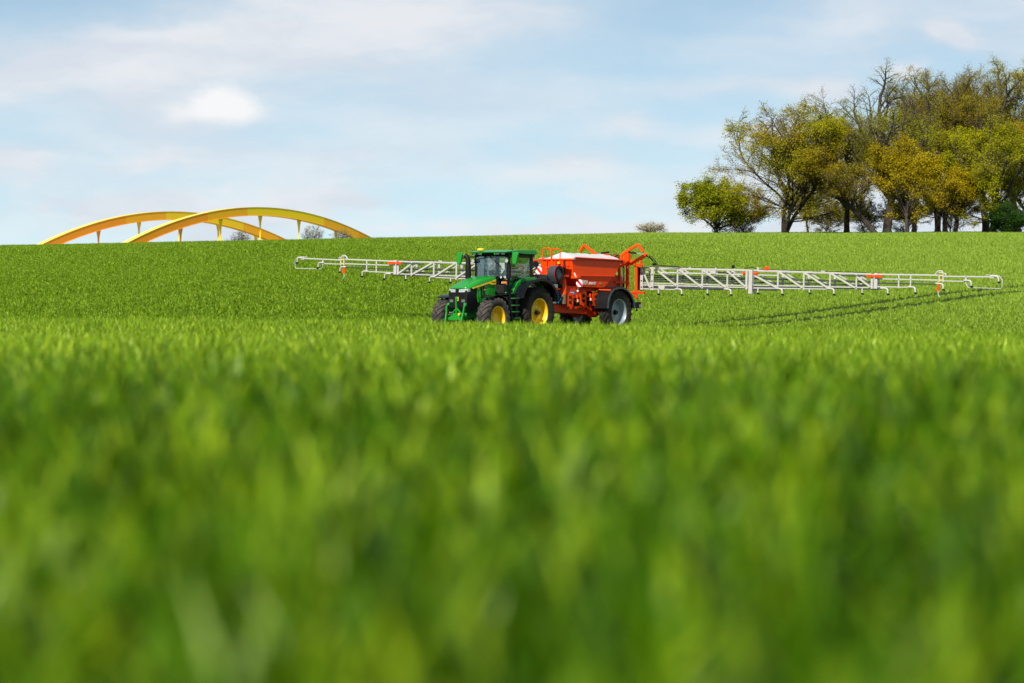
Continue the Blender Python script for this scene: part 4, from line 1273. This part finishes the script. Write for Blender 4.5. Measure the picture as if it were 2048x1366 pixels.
# warning boards
def warn(x, y0, y1, z0, z1, flip, par=None):
    """red and white striped board facing forwards, built as white plate with red stripe plates"""
    w_ = y1 - y0; h_ = z1 - z0
    b = MB(); b.box(x, x + .012, y0, y1, z0, z1)
    bd_ = b.build('warning_board', M['white'], par or spreader)
    if par is None: bd_.location.x = -SX
    def cut(u0, u1):
        # stripe between two diagonals, clipped to the unit square
        pts_ = []
        poly = [(u0, 0), (u1, 0), (u1 + 1, 1), (u0 + 1, 1)]
        def clip(poly, f):
            out = []
            for i in range(len(poly)):
                a, b2 = poly[i], poly[(i + 1) % len(poly)]
                fa, fb = f(a), f(b2)
                if fa >= 0: out.append(a)
                if fa * fb < 0:
                    t = fa / (fa - fb); out.append((a[0] + (b2[0] - a[0]) * t, a[1] + (b2[1] - a[1]) * t))
            return out
        poly = clip(poly, lambda p: p[0]); poly = clip(poly, lambda p: 1 - p[0]) if poly else poly
        return poly
    for u0, u1 in ((-1.25, -.78), (-.32, .15), (.62, 1.1)):
        poly = cut(u0, u1)
        if len(poly) < 3: continue
        pp = [((y0 + (1 - u if flip else u) * w_), z0 + v * h_) for u, v in poly]
        MB().prism(pp, 'yz', x + .0125, x + .017).build('stripe', M['red'], bd_)
    return bd_


warn(-3.12, .83, 1.13, 2.04, 2.34, True)
warn(-1.90, -.38, -.06, 2.55, 2.87, True)
sb(MB().bar((-3.13, .90, 2.04), (-3.13, .90, 1.90), .02, .02, (1, 0, 0)), 'board_stem', M['steel'])
sb(MB().lathe([(0, .05), (.04, .03), (.045, 0), (.03, -.04), (0, -.05)], (-3.12, .90, 1.86), 10, 'z'), 'marker_lamp', M['white'], smooth=60)
sb(MB().box(-3.22, -2.95, .60, .98, 2.38, 2.50), 'lamp_bracket', M['orange'], bevel=.015)
sb(MB().bar((-2.92, .86, 2.62), (-2.95, .93, 2.44), .03, .05, (1, 0, 0)), 'reflector', M['white'])
# front machinery
sb(MB().box(-2.72, -2.10, -.15, .75, 2.44, 2.53), 'cross_beam', M['orange2'], bevel=.01)
m = MB(); m.tube([(-1.95, .42, 2.58), (-1.95, .75, 2.58)], .34, 26); fan = sb(m, 'fan_housing', M['fanmetal'], smooth=50)
F_ = MB(); F_.lathe([(.33, .0), (.335, .03), (.30, .05), (.22, .04), (.215, -.12), (0, -.13)], (-1.95, .76, 2.58), 26); sb(F_, 'fan_inlet', M['black'], smooth=40)
F_ = MB(); F_.lathe([(.345, .0), (.30, .028)], (-1.95, .765, 2.58), 26); sb(F_, 'fan_ring', M['orange2'])
m = MB(); m.tube([(-2.0, .55, 2.32), (-2.1, .60, 2.16), (-2.25, .62, 2.05)], [.16, .15, .13], 12); sb(m, 'fan_duct', M['black'], smooth=50)
m = MB(); m.tube([(-2.62, .45, 2.42), (-2.56, .55, 2.28), (-2.52, .60, 2.10), (-2.50, .60, 1.72)], .13, 14); sb(m, 'air_pipe', M['orange'], smooth=50)
sb(MB().tube([(-2.50, .60, 1.715), (-2.50, .60, 1.33)], .125, 14), 'clear_pipe', M['tube'], smooth=50)
m = MB(); m.box(-1.95, -1.42, .35, .72, 1.98, 2.14); sb(m, 'valve_block', M['steel'], bevel=.02)
sb(MB().box(-2.02, -1.40, .30, .78, 1.93, 1.965), 'bracket_shelf', M['orange'])
sb(MB().box(-1.98, -1.55, .56, .62, 1.34, 1.92), 'side_plate', M['olive'], bevel=.01)
sb(MB().box(-2.0, -1.92, .62, .66, 1.78, 1.90), 'decal', M['yellow'])
m = MB(); m.tube([(-2.06 + .035 * math.cos(a), .66 + .035 * math.sin(a), 1.86 - .5 * a / 60) for a in np.linspace(0, 60, 150)], .011, 4)
m.tube([(-2.06, .66, 1.40), (-2.2, .68, 1.5), (-2.24, .68, 1.7), (-2.15, .66, 1.85)], .008, 4); sb(m, 'blue_coiled_hose', M['blue'])
m = MB(); m.box(-2.35, -1.75, -.55, .30, 1.9, 2.55); m.box(-2.5, -1.85, -.5, .5, 1.35, 1.9); sb(m, 'drive_unit', M['dark'], bevel=.04)
# front left corner boxes
sb(MB().box(-2.15, -1.95, -.62, -.10, 3.10, 3.17), 'red_box_lid', M['redpaint'], bevel=.015)
sb(MB().box(-2.13, -1.97, -.60, -.50, 2.88, 3.10), 'red_box', M['redpaint'])
sb(MB().box(-1.93, -1.86, -.56, -.50, 2.85, 3.12), 'blue_bottle', M['blue'], bevel=.01)
sb(MB().box(-1.93, -1.86, -.64, -.58, 2.83, 3.12), 'white_bottle', M['white'], bevel=.015)
m = MB(); m.tube([(-1.95, -.36, 2.97), (-1.85, -.36, 2.97)], .12, 16); sb(m, 'hose_reel', M['black'], smooth=50)
m = MB(); m.tube([(-1.9, -.30, 2.83), (-1.75, -.42, 2.72), (-1.4, -.30, 2.62), (-.9, -.2, 2.3), (-.5, -.1, 1.6)], .022, 6); m.tube([(-1.9, -.1, 2.55), (-1.3, -.2, 2.5), (-.8, -.1, 2.0), (-.5, 0, 1.6)], .022, 6)
m.tube([(-1.7, -.55, 2.72), (-1.62, -.55, 2.72)], .07, 10); sb(m, 'hydraulic_hose', M['black'])
m = MB(); m.bar((-1.5, 0, .85), (-2.3, 0, 1.05), .14, .14); m.bar((-1.15, 0, .66), (-1.6, 0, .9), .12, .10); sb(m, 'drawbar', M['orange2'], bevel=.015)
m = MB(); m.bar((-2.0, .30, .80), (-1.95, .32, .45), .10, .10, (1, 0, 0)); m.tube([(-1.75, .25, .80), (-2.15, .25, .80)], .06, 10); m.tube([(-2.16, .25, .80), (-2.2, .25, .80)], .11, 14); sb(m, 'support_jack', M['dark'], bevel=.01)
m = MB(); m.tube([(-1.72, .40, 1.12), (-1.72, .56, 1.12)], .13, 14); sb(m, 'accumulator', M['fanmetal'], smooth=50)
sb(MB().box(-1.80, -1.60, .42, .55, 1.20, 1.28), 'warning_decal', M['yellow'])
# ladder with hand rails
lad = empty('ladder', (-SX, 0, 0), 0, spreader)
for (ya, yb, xo) in ((-.05, -.16, 0), (.36, .24, 0)):
    MB().tube([(-2.02 + xo, ya, 2.92), (-1.92 + xo, yb, 2.06)], .022, 6).build('stile', M['orange'], lad)
for k, (z, ya, yb) in enumerate(((2.84, -.06, .35), (2.55, -.10, .31), (2.27, -.13, .28), (2.10, -.15, .25))):
    MB().bar((-2.02 + .11 * (2.9 - z), ya, z), (-2.02 + .11 * (2.9 - z), yb, z), .10, .028).build('rung', M['orange'], lad)
for (y0_, y1_, zt) in ((-.09, .34, 3.63), (.38, .79, 3.60)):
    m = MB(); m.tube([(-2.0, y0_, 2.75 if y0_ < 0 else 2.9), (-2.0, y0_ + .005, zt - .09), (-2.0, y0_ + .03, zt - .02), (-2.0, y0_ + .09, zt), (-2.0, y1_ - .09, zt), (-2.0, y1_ - .03, zt - .02), (-2.0, y1_, zt - .09), (-2.0, y1_ - .01, 2.75 if y0_ < 0 else 3.0)], .024, 7)
    sb(m, 'hand_rail', M['orange'], smooth=50)
sb(MB().box(-2.75, -1.98, -.15, .80, 2.86, 2.90), 'platform', M['orange2'])
# chassis
m = MB()
for s in (1, -1):
    m.prism([(-1.85, 1.33), (-4.95, 1.18), (-7.5, 1.18), (-7.5, .98), (-5.6, .96), (-5.1, .76), (-4.7, .76), (-4.4, .90), (-2.0, .98)], 'xz', *sorted((s * .36, s * .46)))
for x in (-2.1, -4.0, -7.3): m.box(x - .08, x + .08, -.45, .45, 1.0, 1.25)
sb(m, 'chassis_frame', M['orange2'], bevel=.01)
m = MB(); m.tube([(-5.76, -.9, .97), (-5.76, .9, .97)], .08, 12); m.box(-5.86, -5.66, -.4, .4, .88, 1.06); sb(m, 'axle', M['dark'])
trim = lambda r: [(r - .01, .165), (r + .012, .185), (r + .012, .198), (r - .02, .198), (r - .035, .16), (r - .045, .08), (r - .07, .06), (r - .08, -.04), (r - .11, -.08), (.30, -.10), (.24, -.07), (.16, -.06), (0, -.06)]
for s in (1, -1):
    wheel(spreader, 0, s * 1.0, .97, .945, .50, .555, s, M['rubber'], M['greyrim'], 24, trim(.555), M['dark'],
          [(.11, -.06), (.11, .0), (.085, .01), (.08, .09), (0, .09)])
    FP = [(-4.70, 1.14), (-4.74, 1.40), (-4.83, 1.64), (-4.99, 1.84), (-5.2, 1.97), (-5.5, 2.03), (-5.85, 2.03), (-6.2, 1.93), (-6.5, 1.74), (-6.72, 1.46), (-6.82, 1.15)]
    y0, y1 = sorted((s * .62, s * 1.30))
    fo = band(FP, y0, y1, .02, (-5.76, .97)).build('wheel_fender', M['black'], spreader, smooth=50); fo.location.x = -SX
    y0, y1 = sorted((s * 1.30, s * 1.335))
    fl_ = band([(x, z) for x, z in FP], y0, y1, .02, (-5.76, .97)); 
    for i in range(len(FP) - 1):
        pass
    lip = MB()
    inner = [((x + 5.76) * .93 - 5.76, (z - .97) * .93 + .97) for x, z in FP]
    lip.prism(FP + inner[::-1], 'xz', y0, y1); lo = lip.build('fender_edge', M['fanmetal'], fo)
    sb(MB().tube([(-4.95, s * .70, 1.92), (-5.02, s * 1.28, 1.90)], .028, 7), 'fender_stay', M['orange'])
# metering units: perforated plates, rollers and levers in a row under the hopper
def plate(x0, z1, w_, h_, y, par):
    e = empty('metering_unit', (-SX + x0, y, z1), 0, spreader)
    # plate as frame strips round two openings
    m = MB(); t = .02
    m.box(-w_, -w_ * .80, 0, t, -h_, 0); m.box(-w_ * .34, 0, 0, t, -h_, -h_ * .1); m.box(-w_ * .8, -w_ * .34, 0, t, -h_ * .22, 0); m.box(-w_ * .8, -w_ * .34, 0, t, -h_ * .60, -h_ * .44)
    m.box(-w_ * .8, -w_ * .34, 0, t, -h_, -h_ * .82)
    m.build('unit_plate', M['orange'], e)
    MB().tube([(-w_ * .57, -.02, -h_ * .33), (-w_ * .57, .05, -h_ * .33)], .055, 10).build('roller', M['dark'], e)
    MB().tube([(-w_ * .57, -.02, -h_ * .70), (-w_ * .57, .05, -h_ * .70)], .045, 10).build('roller', M['dark'], e)
    MB().bar((-w_ - .02, .03, -h_ * .35), (-w_ - .25, .03, -h_ * .35), .02, .04).build('lever', M['orange2'], e)
    MB().box(-w_ - .30, -w_ - .24, .0, .05, -h_ * .68, -h_ * .15).build('lever_plate', M['orange'], e)
    MB().bar((-w_ - .27, .065, -h_ * .50), (-w_ - .27, .065, -h_ * .68), .03, .03, (1, 0, 0)).build('pin', M['white'], e)
    m = MB(); m.bar((-w_ - .05, .02, -h_ * .55), (-w_ - .28, .02, -h_ * .85), .05, .07); m.build('dark_bracket', M['dark'], e)  # dark slanted bar below the lever
    MB().prism([(-w_ * .9, -h_), (-w_ * .3, -h_), (-w_ * .5, -h_ - .12), (-w_ * .75, -h_ - .12)], 'xz', 0, .03).build('outlet_lug', M['orange2'], e)


for (x0, z1) in ((-2.66, 1.79), (-3.62, 1.85), (-4.52, 1.82)): plate(x0, z1, .46, .56, .66, spreader)
for (x0, z1) in ((-2.66, 1.79), (-3.62, 1.85), (-4.52, 1.82)): plate(x0, z1, .46, .56, -.70, spreader)
sb(MB().prism([(-2.62, 1.92), (-4.0, 1.90), (-4.0, 1.70), (-3.55, 1.60), (-3.2, 1.60), (-2.62, 1.60)], 'xz', .60, .64), 'side_cover', M['orange2'], bevel=.008)
sb(MB().prism([(-2.62, 1.60), (-4.8, 1.60), (-4.8, 1.25), (-2.62, 1.25)], 'xz', .40, .44), 'inner_panel', M['dark'])
m = MB(); m.prism([(-2.9, 2.0), (-5.4, 2.0), (-5.0, 1.85), (-3.1, 1.85)], 'xz', -.5, .5); sb(m, 'hopper_floor', M['orange2'])
m = MB(); m.prism([(-2.75, 2.08), (-4.05, 2.03), (-3.15, 1.85), (-2.75, 1.85)], 'xz', -.55, .62); sb(m, 'funnel_plate', M['orange2'])
pl_ = sb(MB().box(-3.28, -2.94, .641, .650, 1.70, 1.84), 'maker_plate', M['blue'])
text('UPC', 'lettering', M['white'], pl_, .13, (-2.97, .652, 1.725), (R(90), 0, R(180)), sx=.95, bold=.003)
m = MB(); m.bar((-3.25, .60, 1.16), (-4.1, .60, 1.26), .05, .10); m.bar((-4.1, .60, 1.26), (-4.45, .60, 1.1), .05, .08); m.bar((-4.40, .62, 1.36), (-4.52, .62, 1.02), .04, .05); sb(m, 'auger_guard', M['orange'], bevel=.008)
m = MB(); m.tube([(-2.75, .35, 1.45), (-5.0, .35, 1.45)], .13, 12); m.tube([(-2.75, -.35, 1.45), (-5.0, -.35, 1.45)], .13, 12); sb(m, 'metering_shaft', M['dark'])
# rear lifting frame
m = MB()
for y in (.55, -.55):
    m.bar((-7.35, y, 1.95), (-7.35, y, 3.05), .12, .12, (1, 0, 0))
for y in (.20, -.20): m.bar((-6.85, y + .35 * (1 if y > 0 else -1), 1.3), (-6.70, y + .35 * (1 if y > 0 else -1), 3.08), .10, .10, (1, 0, 0))
m.box(-7.4, -6.4, -.58, .58, 2.19, 2.29)
m.bar((-6.6, .55, 2.85), (-7.35, .55, 3.05), .08, .10); m.bar((-6.6, -.55, 2.85), (-7.35, -.55, 3.05), .08, .10)
sb(m, 'lift_frame', M['orange2'], bevel=.012)
m = MB(); m.prism([(-5.60, 2.0), (-6.45, 2.50), (-6.60, 2.50), (-6.60, 2.1), (-6.0, 1.95)], 'xz', .42, .50); m.prism([(-5.60, 2.0), (-6.45, 2.50), (-6.60, 2.50), (-6.60, 2.1), (-6.0, 1.95)], 'xz', -.50, -.42)
sb(m, 'rear_gusset', M['orange2'])
sb(MB().bar((-6.90, .62, 2.83), (-6.88, .62, 2.30), .035, .02, (1, 0, 0)), 'level_gauge', M['white'])
sb(MB().tube([(-7.30, .38, 1.9), (-7.30, .38, 2.95)], .045, 8), 'lift_cylinder', M['black'])
for s in (1, -1):
    h_ = [( -6.80, s * .62, 3.06), (-6.80, s * .62, 3.38), (-6.82, s * .84, 3.53), (-6.90, s * 1.32, 3.80), (-6.92, s * 1.40, 3.80), (-6.95, s * 1.60, 3.54)]
    m = MB()
    for a, b in zip(h_[:-1], h_[1:]):
        a = Vector(a); b = Vector(b); d = (b - a).normalized() * .025
        m.bar(a - d, b + d, .10, .09, (1, 0, 0))
    ho = sb(m, 'transport_hook', M['orange'], bevel=.012)
    m = MB(); m.box(-6.95, -6.62, *sorted((s * .52, s * .74)), 3.02, 3.16); sb(m, 'hook_foot', M['orange'], bevel=.01)
    m = MB()
    m.bar((-7.45, s * .62, 3.02), (-7.50, s * 1.38, 3.38), .10, .14); m.bar((-7.50, s * .82, 2.98), (-7.52, s * 1.2, 2.94), .08, .12); m.bar((-7.50, s * 1.12, 3.2), (-7.50, s * 1.15, 2.95), .08, .1, (1, 0, 0))
    m.bar((-7.40, s * .2, 3.02), (-7.45, s * .9, 3.02), .10, .12); m.tube([(-7.42, s * 1.36, 3.40), (-7.60, s * 1.36, 3.40)], .07, 10)
    sb(m, 'fold_arm', M['orange'], bevel=.012)
    sb(MB().tube([(-7.45, s * .46, 3.52), (-7.5, s * .9, 3.47)], .045, 8), 'fold_cylinder', M['black'])
    sb(MB().tube([(-7.5, s * .9, 3.47), (-7.52, s * 1.34, 3.40)], .022, 8), 'piston_rod', M['steel'])
    sb(MB().bar((-7.55, s * .87, 1.84), (-7.55, s * .87, 2.96), .10, .10, (1, 0, 0)), 'hinge_post', M['orange'], bevel=.01)
    m = MB(); m.bar((-7.5, s * .60, 1.80), (-7.55, s * 1.30, 1.80), .16, .10); m.bar((-7.5, s * .8, 1.78), (-7.5, s * .95, 1.55), .1, .1); sb(m, 'lower_arm', M['orange2'], bevel=.015)
    m = MB()
    rr2 = random.Random(3 + s)
    for k in range(4):
        p0 = Vector((-7.5, s * 1.35, 3.33)); p1 = Vector((-7.6, s * (1.75 + .06 * k), 2.98))
        mid = (p0 + p1) / 2 + Vector((rr2.uniform(-.1, .1), s * rr2.uniform(.0, .15), rr2.uniform(-.02, .2)))
        m.tube([p0, p0.lerp(mid, .5) + Vector((0, 0, .04)), mid, mid.lerp(p1, .5) + Vector((0, s * .03, 0)), p1], .013, 5)
    m.tube([(-7.6, s * 1.7, 2.98), (-7.72, s * 2.3, 2.93), (-7.8, s * 2.9, 2.88)], .018, 6)
    m.box(-7.66, -7.54, *sorted((s * 1.68, s * 1.82)), 2.94, 3.04)
    sb(m, 'hose_bundle', M['black'])
m = MB()
m.box(-7.45, -7.25, .40, .66, 3.05, 3.45); m.box(-7.45, -7.25, -.66, -.40, 3.05, 3.45); m.bar((-7.35, -.6, 3.15), (-7.35, .6, 3.15), .1, .12); m.tube([(-7.36, .53, 3.45), (-7.36, .53, 3.56)], .06, 8)
sb(m, 'fold_frame', M['orange'], bevel=.02)
m = MB(); rr2 = random.Random(9)
for k in range(9):
    y = -.45 + .1 * k
    m.tube([(-6.72, y, 3.12), (-6.78, y + rr2.uniform(-.05, .05), 3.30 + rr2.uniform(0, .08)), (-6.95, y + .03, 3.36 + rr2.uniform(0, .06)), (-7.2, y, 3.2)], .02, 6)
sb(m, 'hydraulic_hoses', M['black'])
m = MB()
for k in range(3): m.box(-6.95, -6.78, -.42 + .28 * k, -.26 + .28 * k, 3.22, 3.38)
sb(m, 'valve_bank', M['redpaint'], bevel=.02)
m = MB(); m.tube([(-6.9, -.55, 3.28), (-6.7, -.55, 3.28)], .10, 12); sb(m, 'hose_drum', M['orange'], smooth=50)
for k in range(7):
    z = 2.08 + .07 * k
    sb(MB().tube([(-6.15 - .07 * k, -.4 + .02 * k, z), (-6.7, .2, z - .02 + .01 * k), (-7.1, .45, z - .06)], .045, 7), 'delivery_hose', M['straw'], smooth=60)
sb(MB().box(-7.86, -7.50, .55, .92, 1.14, 1.40), 'tail_lamp_box', M['black'], bevel=.015)
sb(MB().box(-7.88, -7.84, .92, .935, 1.2, 1.36), 'tail_lamp', M['amber'])
sb(MB().box(-7.86, -7.70, .921, .93, 1.17, 1.30), 'number_plate', M['steel'])
sb(MB().tube([(-7.68, .80, 1.13), (-7.68, .80, 1.06), (-7.68, .80, 1.02)], [.02, .03, .07], 8), 'tow_eye', M['black'])
sb(MB().bar((-7.45, -.9, 1.22), (-7.45, .9, 1.22), .1, .12), 'rear_bumper', M['black'])

# ------------------------------------------------------------------ booms
def boom_arm(side):
    e = empty('boom_arm', (-7.9 - SX, 0, 2.9), 0, spreader)
    e.rotation_euler = (-math.atan(.0266), 0, 0)
    S = side
    A = M['alu']; Pm = M['pipe']
    def rail(name, s0, z0, s1, z1, w_, h_, x=0.0, mt=A):
        return MB().bar((x, S * s0, z0), (x, S * s1, z1), w_, h_).build(name, mt, e, bevel=.006, seg=1)
    def pipe(s0, z0, s1, z1, r_, x=-.12, mt=Pm):
        return MB().tube([(x, S * s0, z0), (x, S * s1, z1)], r_, 8).build('delivery_pipe', mt, e, smooth=50)
    # sections
    rail('top_rail', .80, -.02, 6.28, -.0, .06, .065); rail('middle_rail', .85, -.20, 6.22, -.19, .05, .06)
    rail('bottom_rail', .85, -.75, 6.25, -.73, .05, .05); rail('bottom_rail', .85, -.665, 6.2, -.655, .04, .04)
    rail('back_rail', .85, -.05, 6.2, -.03, .05, .05, -.42); rail('back_rail', .85, -.80, 6.2, -.78, .05, .05, -.42)
    pipe(.9, -.34, 6.2, -.34, .03); pipe(.9, -.49, 6.2, -.48, .03); pipe(.9, -.57, 6.2, -.56, .026); pipe(.9, -.845, 5.2, -.835, .034, 0)
    pipe(.9, -.42, 6.2, -.41, .024, -.25)
    rail('top_rail', 6.50, .0, 12.15, -.03, .055, .058); rail('middle_rail', 6.55, -.19, 7.66, -.19, .05, .05); rail('bottom_rail', 6.5, -.62, 12.1, -.585, .05, .045); rail('bottom_rail', 6.5, -.735, 10.2, -.69, .045, .045)
    rail('back_rail', 6.5, -.04, 12.1, -.05, .05, .05, -.34); rail('back_rail', 6.5, -.68, 12.1, -.60, .05, .05, -.34)
    pipe(6.4, -.34, 12.1, -.35, .03); pipe(6.4, -.50, 12.1, -.49, .03); pipe(6.4, -.675, 12.6, -.63, .026, .0); pipe(6.4, -.80, 7.65, -.79, .03, 0)
    rail('top_rail', 12.42, -.03, 15.22, .0, .055, .06); rail('middle_rail', 12.1, -.215, 15.22, -.20, .05, .05); rail('bottom_rail', 12.42, -.535, 13.98, -.52, .045, .045)
    pipe(12.1, -.385, 15.3, -.36, .026, .0)
    rail('top_rail', 15.46, -.04, 17.62, -.01, .05, .055); rail('middle_rail', 15.46, -.225, 16.5, -.22, .045, .045)
    for s, zb in ((2.74, -.92), (3.98, -.86), (5.22, -.88), (7.69, -.78), (8.94, -.76), (10.19, -.72), (11.44, -.66), (13.42, -.56), (13.97, -.56), (16.5, -.27)):
        MB().bar((.0, S * s, -.0), (.0, S * s, zb), .05, .07 if s < 12 else .06, (0, 1, 0)).build('post', A, e)
        if s < 12: MB().bar((-.38, S * s, -.03), (-.38, S * s, zb + .08), .04, .10, (0, 1, 0)).build('back_post', A, e)
    for a in ((.98, -.11, 1.38, -.85), (1.64, -.06, 2.71, -.74), (2.82, -.05, 3.95, -.76), (4.03, -.05, 5.18, -.75), (5.25, -.07, 6.15, -.70),
              (6.54, -.20, 7.67, -.70), (7.75, -.03, 8.9, -.67), (9.0, -.05, 10.15, -.66), (10.25, -.05, 11.4, -.60), (11.46, -.14, 12.12, -.55)):
        MB().bar((.045, S * a[0], a[1]), (.045, S * a[2], a[3]), .04, .068).build('brace', A, e)
        MB().bar((-.38, S * a[0], a[1]), (-.38, S * a[2], a[3]), .035, .05).build('back_brace', A, e)
    for s in (.95, 1.48):
        pl = MB().box(.03, .05, *sorted((S * (s - .07), S * (s + .07))), -.95, -.05).build('hinge_plate', A, e)
        for k in range(3): MB().tube([(.051, S * s, -.30 - .27 * k), (.056, S * s, -.30 - .27 * k)], .035, 8).build('hole', M['dark'], pl)
    MB().box(-.30, .02, *sorted((S * .72, S * .86)), -.97, .02).build('root_post', M['dark'], e)
    MB().box(.03, .05, *sorted((S * 6.13, S * 6.23)), -.80, -.05).build('end_plate', A, e)
    MB().box(-.25, .06, *sorted((S * 6.28, S * 6.46)), -.98, .02).build('hinge_box', A, e, bevel=.012)
    MB().box(.03, .05, *sorted((S * 12.13, S * 12.23)), -.62, -.14).build('end_plate', A, e)
    MB().box(-.18, .05, *sorted((S * 12.27, S * 12.43)), -.62, .02).build('hinge_box', A, e, bevel=.01)
    m = MB(); m.box(.05, .12, *sorted((S * 11.95, S * 12.26)), -.15, -.06); m.box(.05, .12, *sorted((S * 12.32, S * 12.68)), -.16, -.05); m.build('hinge_lug', M['orange'], e, bevel=.01)
    m = MB(); m.box(-.02, .10, *sorted((S * 6.0, S * 6.12)), -.17, -.08); m.box(-.02, .10, *sorted((S * 6.53, S * 6.72)), -.18, -.08); m.build('hinge_lug', M['orange'], e, bevel=.01)
    MB().prism([(S * 7.02, .04), (S * 7.26, .04), (S * 7.20, .17), (S * 7.08, .17)], 'yz', -.04, .06).build('transport_stop', M['orange'], e, bevel=.01)
    MB().box(-.03, .03, *sorted((S * 6.66, S * 6.76)), .03, .13).build('stop_block', A, e)
    m = MB(); m.tube([(.0, S * 4.75, -.15), (.0, S * 5.50, -.15)], .035, 8); m.build('fold_cylinder', M['black'], e); MB().tube([(.0, S * 5.5, -.15), (.0, S * 6.02, -.13)], .018, 8).build('piston_rod', M['steel'], e)
    MB().box(-.05, .06, *sorted((S * 4.40, S * 4.66)), -.19, -.06).build('cylinder_bracket', A, e)
    MB().tube([(.05, S * 10.75, -.12), (.05, S * 11.9, -.11)], .025, 8).build('fold_cylinder', M['pipe'], e)
    b = MB(); b.lathe([(0, .16), (.04, .155), (.07, .12), (.075, .07), (.05, .02), (.02, 0)], (0, S * 5.48, .05), 12, 'z'); b.build('sensor_ball', M['black'], e, smooth=60)
    MB().prism([(S * 1.82, -.74), (S * 2.15, -.74), (S * 2.12, -.92), (S * 1.95, -.93), (S * 1.82, -.86)], 'yz', .05, .07).build('cover_plate', A, e)
    m = MB()
    for (s0, s1, z) in ((1.3, 2.6, .035), (2.6, 5.0, .045), (6.7, 9.0, .04), (9.3, 11.9, .03)):
        n_ = 14; m.tube([(-.02, S * (s0 + (s1 - s0) * k / n_), z + .012 * math.sin(k * 1.7 + s0)) for k in range(n_ + 1)], .012, 5)
    m.tube([(-.02, S * 6.05, .05), (-.02, S * 6.28, .12), (-.02, S * 6.45, .11), (-.02, S * 6.7, .04)], .014, 5)
    m.build('hydraulic_line', M['black'], e)
    for s in (3.3, 4.6, 9.75, 9.85): MB().box(-.03, .03, *sorted((S * s, S * (s + .08))), .015, .065).build('line_clip', A, e)
    # breakaway joint
    m = MB(); m.bar((0, S * 15.28, .03), (0, S * 15.28, -.27), .05, .06, (0, 1, 0)); m.bar((0, S * 15.46, .05), (0, S * 15.46, -.27), .05, .06, (0, 1, 0)); m.build('joint_post', A, e)
    m = MB(); m.tube([(0, S * 15.10, .03), (0, S * 15.14, .11), (0, S * 15.24, .17), (0, S * 15.38, .17), (0, S * 15.44, .10)], .03, 8)
    m.tube([(0, S * 15.26, .10), (0, S * 15.40, .09), (0, S * 15.56, .07), (0, S * 15.58, .0)], .025, 8); m.build('joint_hook', A, e, smooth=50)
    m = MB(); m.tube([(0, S * 15.31, -.02), (0, S * 15.43, -.02)], .035, 8); m.tube([(0, S * 15.31, -.21), (0, S * 15.43, -.21)], .035, 8); m.build('joint_spring', M['yellow'], e)
    m = MB(); m.bar((.02, S * 15.24, -.30), (.02, S * 15.25, -.62), .04, .07, (0, 1, 0)); m.bar((.02, S * 15.27, -.45), (.02, S * 15.25, -.62), .05, .12, (0, 1, 0)); m.build('joint_link', M['orange'], e)
    MB().tube([(.02, S * 15.25, -.60), (.02, S * 15.26, -.80), (.02, S * 15.33, -.88)], .022, 6).build('link_rod', A, e)
    # tip with guard hoop
    m = MB(); m.tube([(0, S * 16.46, -.27), (0, S * 16.60, -.46), (0, S * 18.06, -.47), (0, S * 18.12, -.42), (0, S * 18.14, -.12), (0, S * 17.98, .04), (0, S * 17.85, .055), (0, S * 17.4, .06)], .017, 6); m.build('guard_hoop', A, e, smooth=50)
    MB().box(-.04, .04, *sorted((S * 17.58, S * 17.78)), -.07, .04).build('tip_block', A, e, bevel=.01)
    # outlets
    for s, zn, elb in ((1.81, -1.14, 0), (2.98, -1.14, 1), (4.26, -1.08, 0), (5.42, -1.08, 1), (6.74, -.98, 0), (7.92, -.99, 1), (9.23, -.91, 0), (10.40, -.93, 1), (11.73, -.86, 0), (12.93, -.85, 1),
                       (14.20, -.77, 1), (15.48, -.60, 1), (16.75, -.44, 1), (17.98, -.24, 1)):
        o = empty('outlet', (.03, S * s, zn), 0, e)
        m = MB()
        if elb: m.tube([(0, -S * .34, .26), (0, -S * .13, .26), (0, -S * .05, .245), (0, -S * .005, .19), (0, 0, .06)], .036, 8)
        else: m.tube([(0, 0, .24), (0, 0, .06)], .032, 8)
        om = m
        vs_, fs_ = om.v, om.f
        # the outlet is one body: pipe end and dark deflector
        om.mi = [0] * len(fs_)
        om.prism([(-.045 * S, .055), (.045 * S, .055), (.085 * S, -.02), (.0, -.02)], 'yz', -.04, .04, mi=1)
        COL.objects.unlink(o); bpy.data.objects.remove(o)
        ob = om.build('outlet', [A, M['black']], e, smooth=50)
        ob.location = (.03, S * s, zn)
    rail('bottom_rail', .9, -.915, 2.66, -.90, .05, .05, .0)
    return e


boom_arm(1)
bl = boom_arm(-1)
bl.scale = (1, .987, 1)
wb_ = warn(0, -7.12, -6.80, -.02 - .22, -.02 + .10, False, bl)
wb_.location = (.06, 0, -.05)
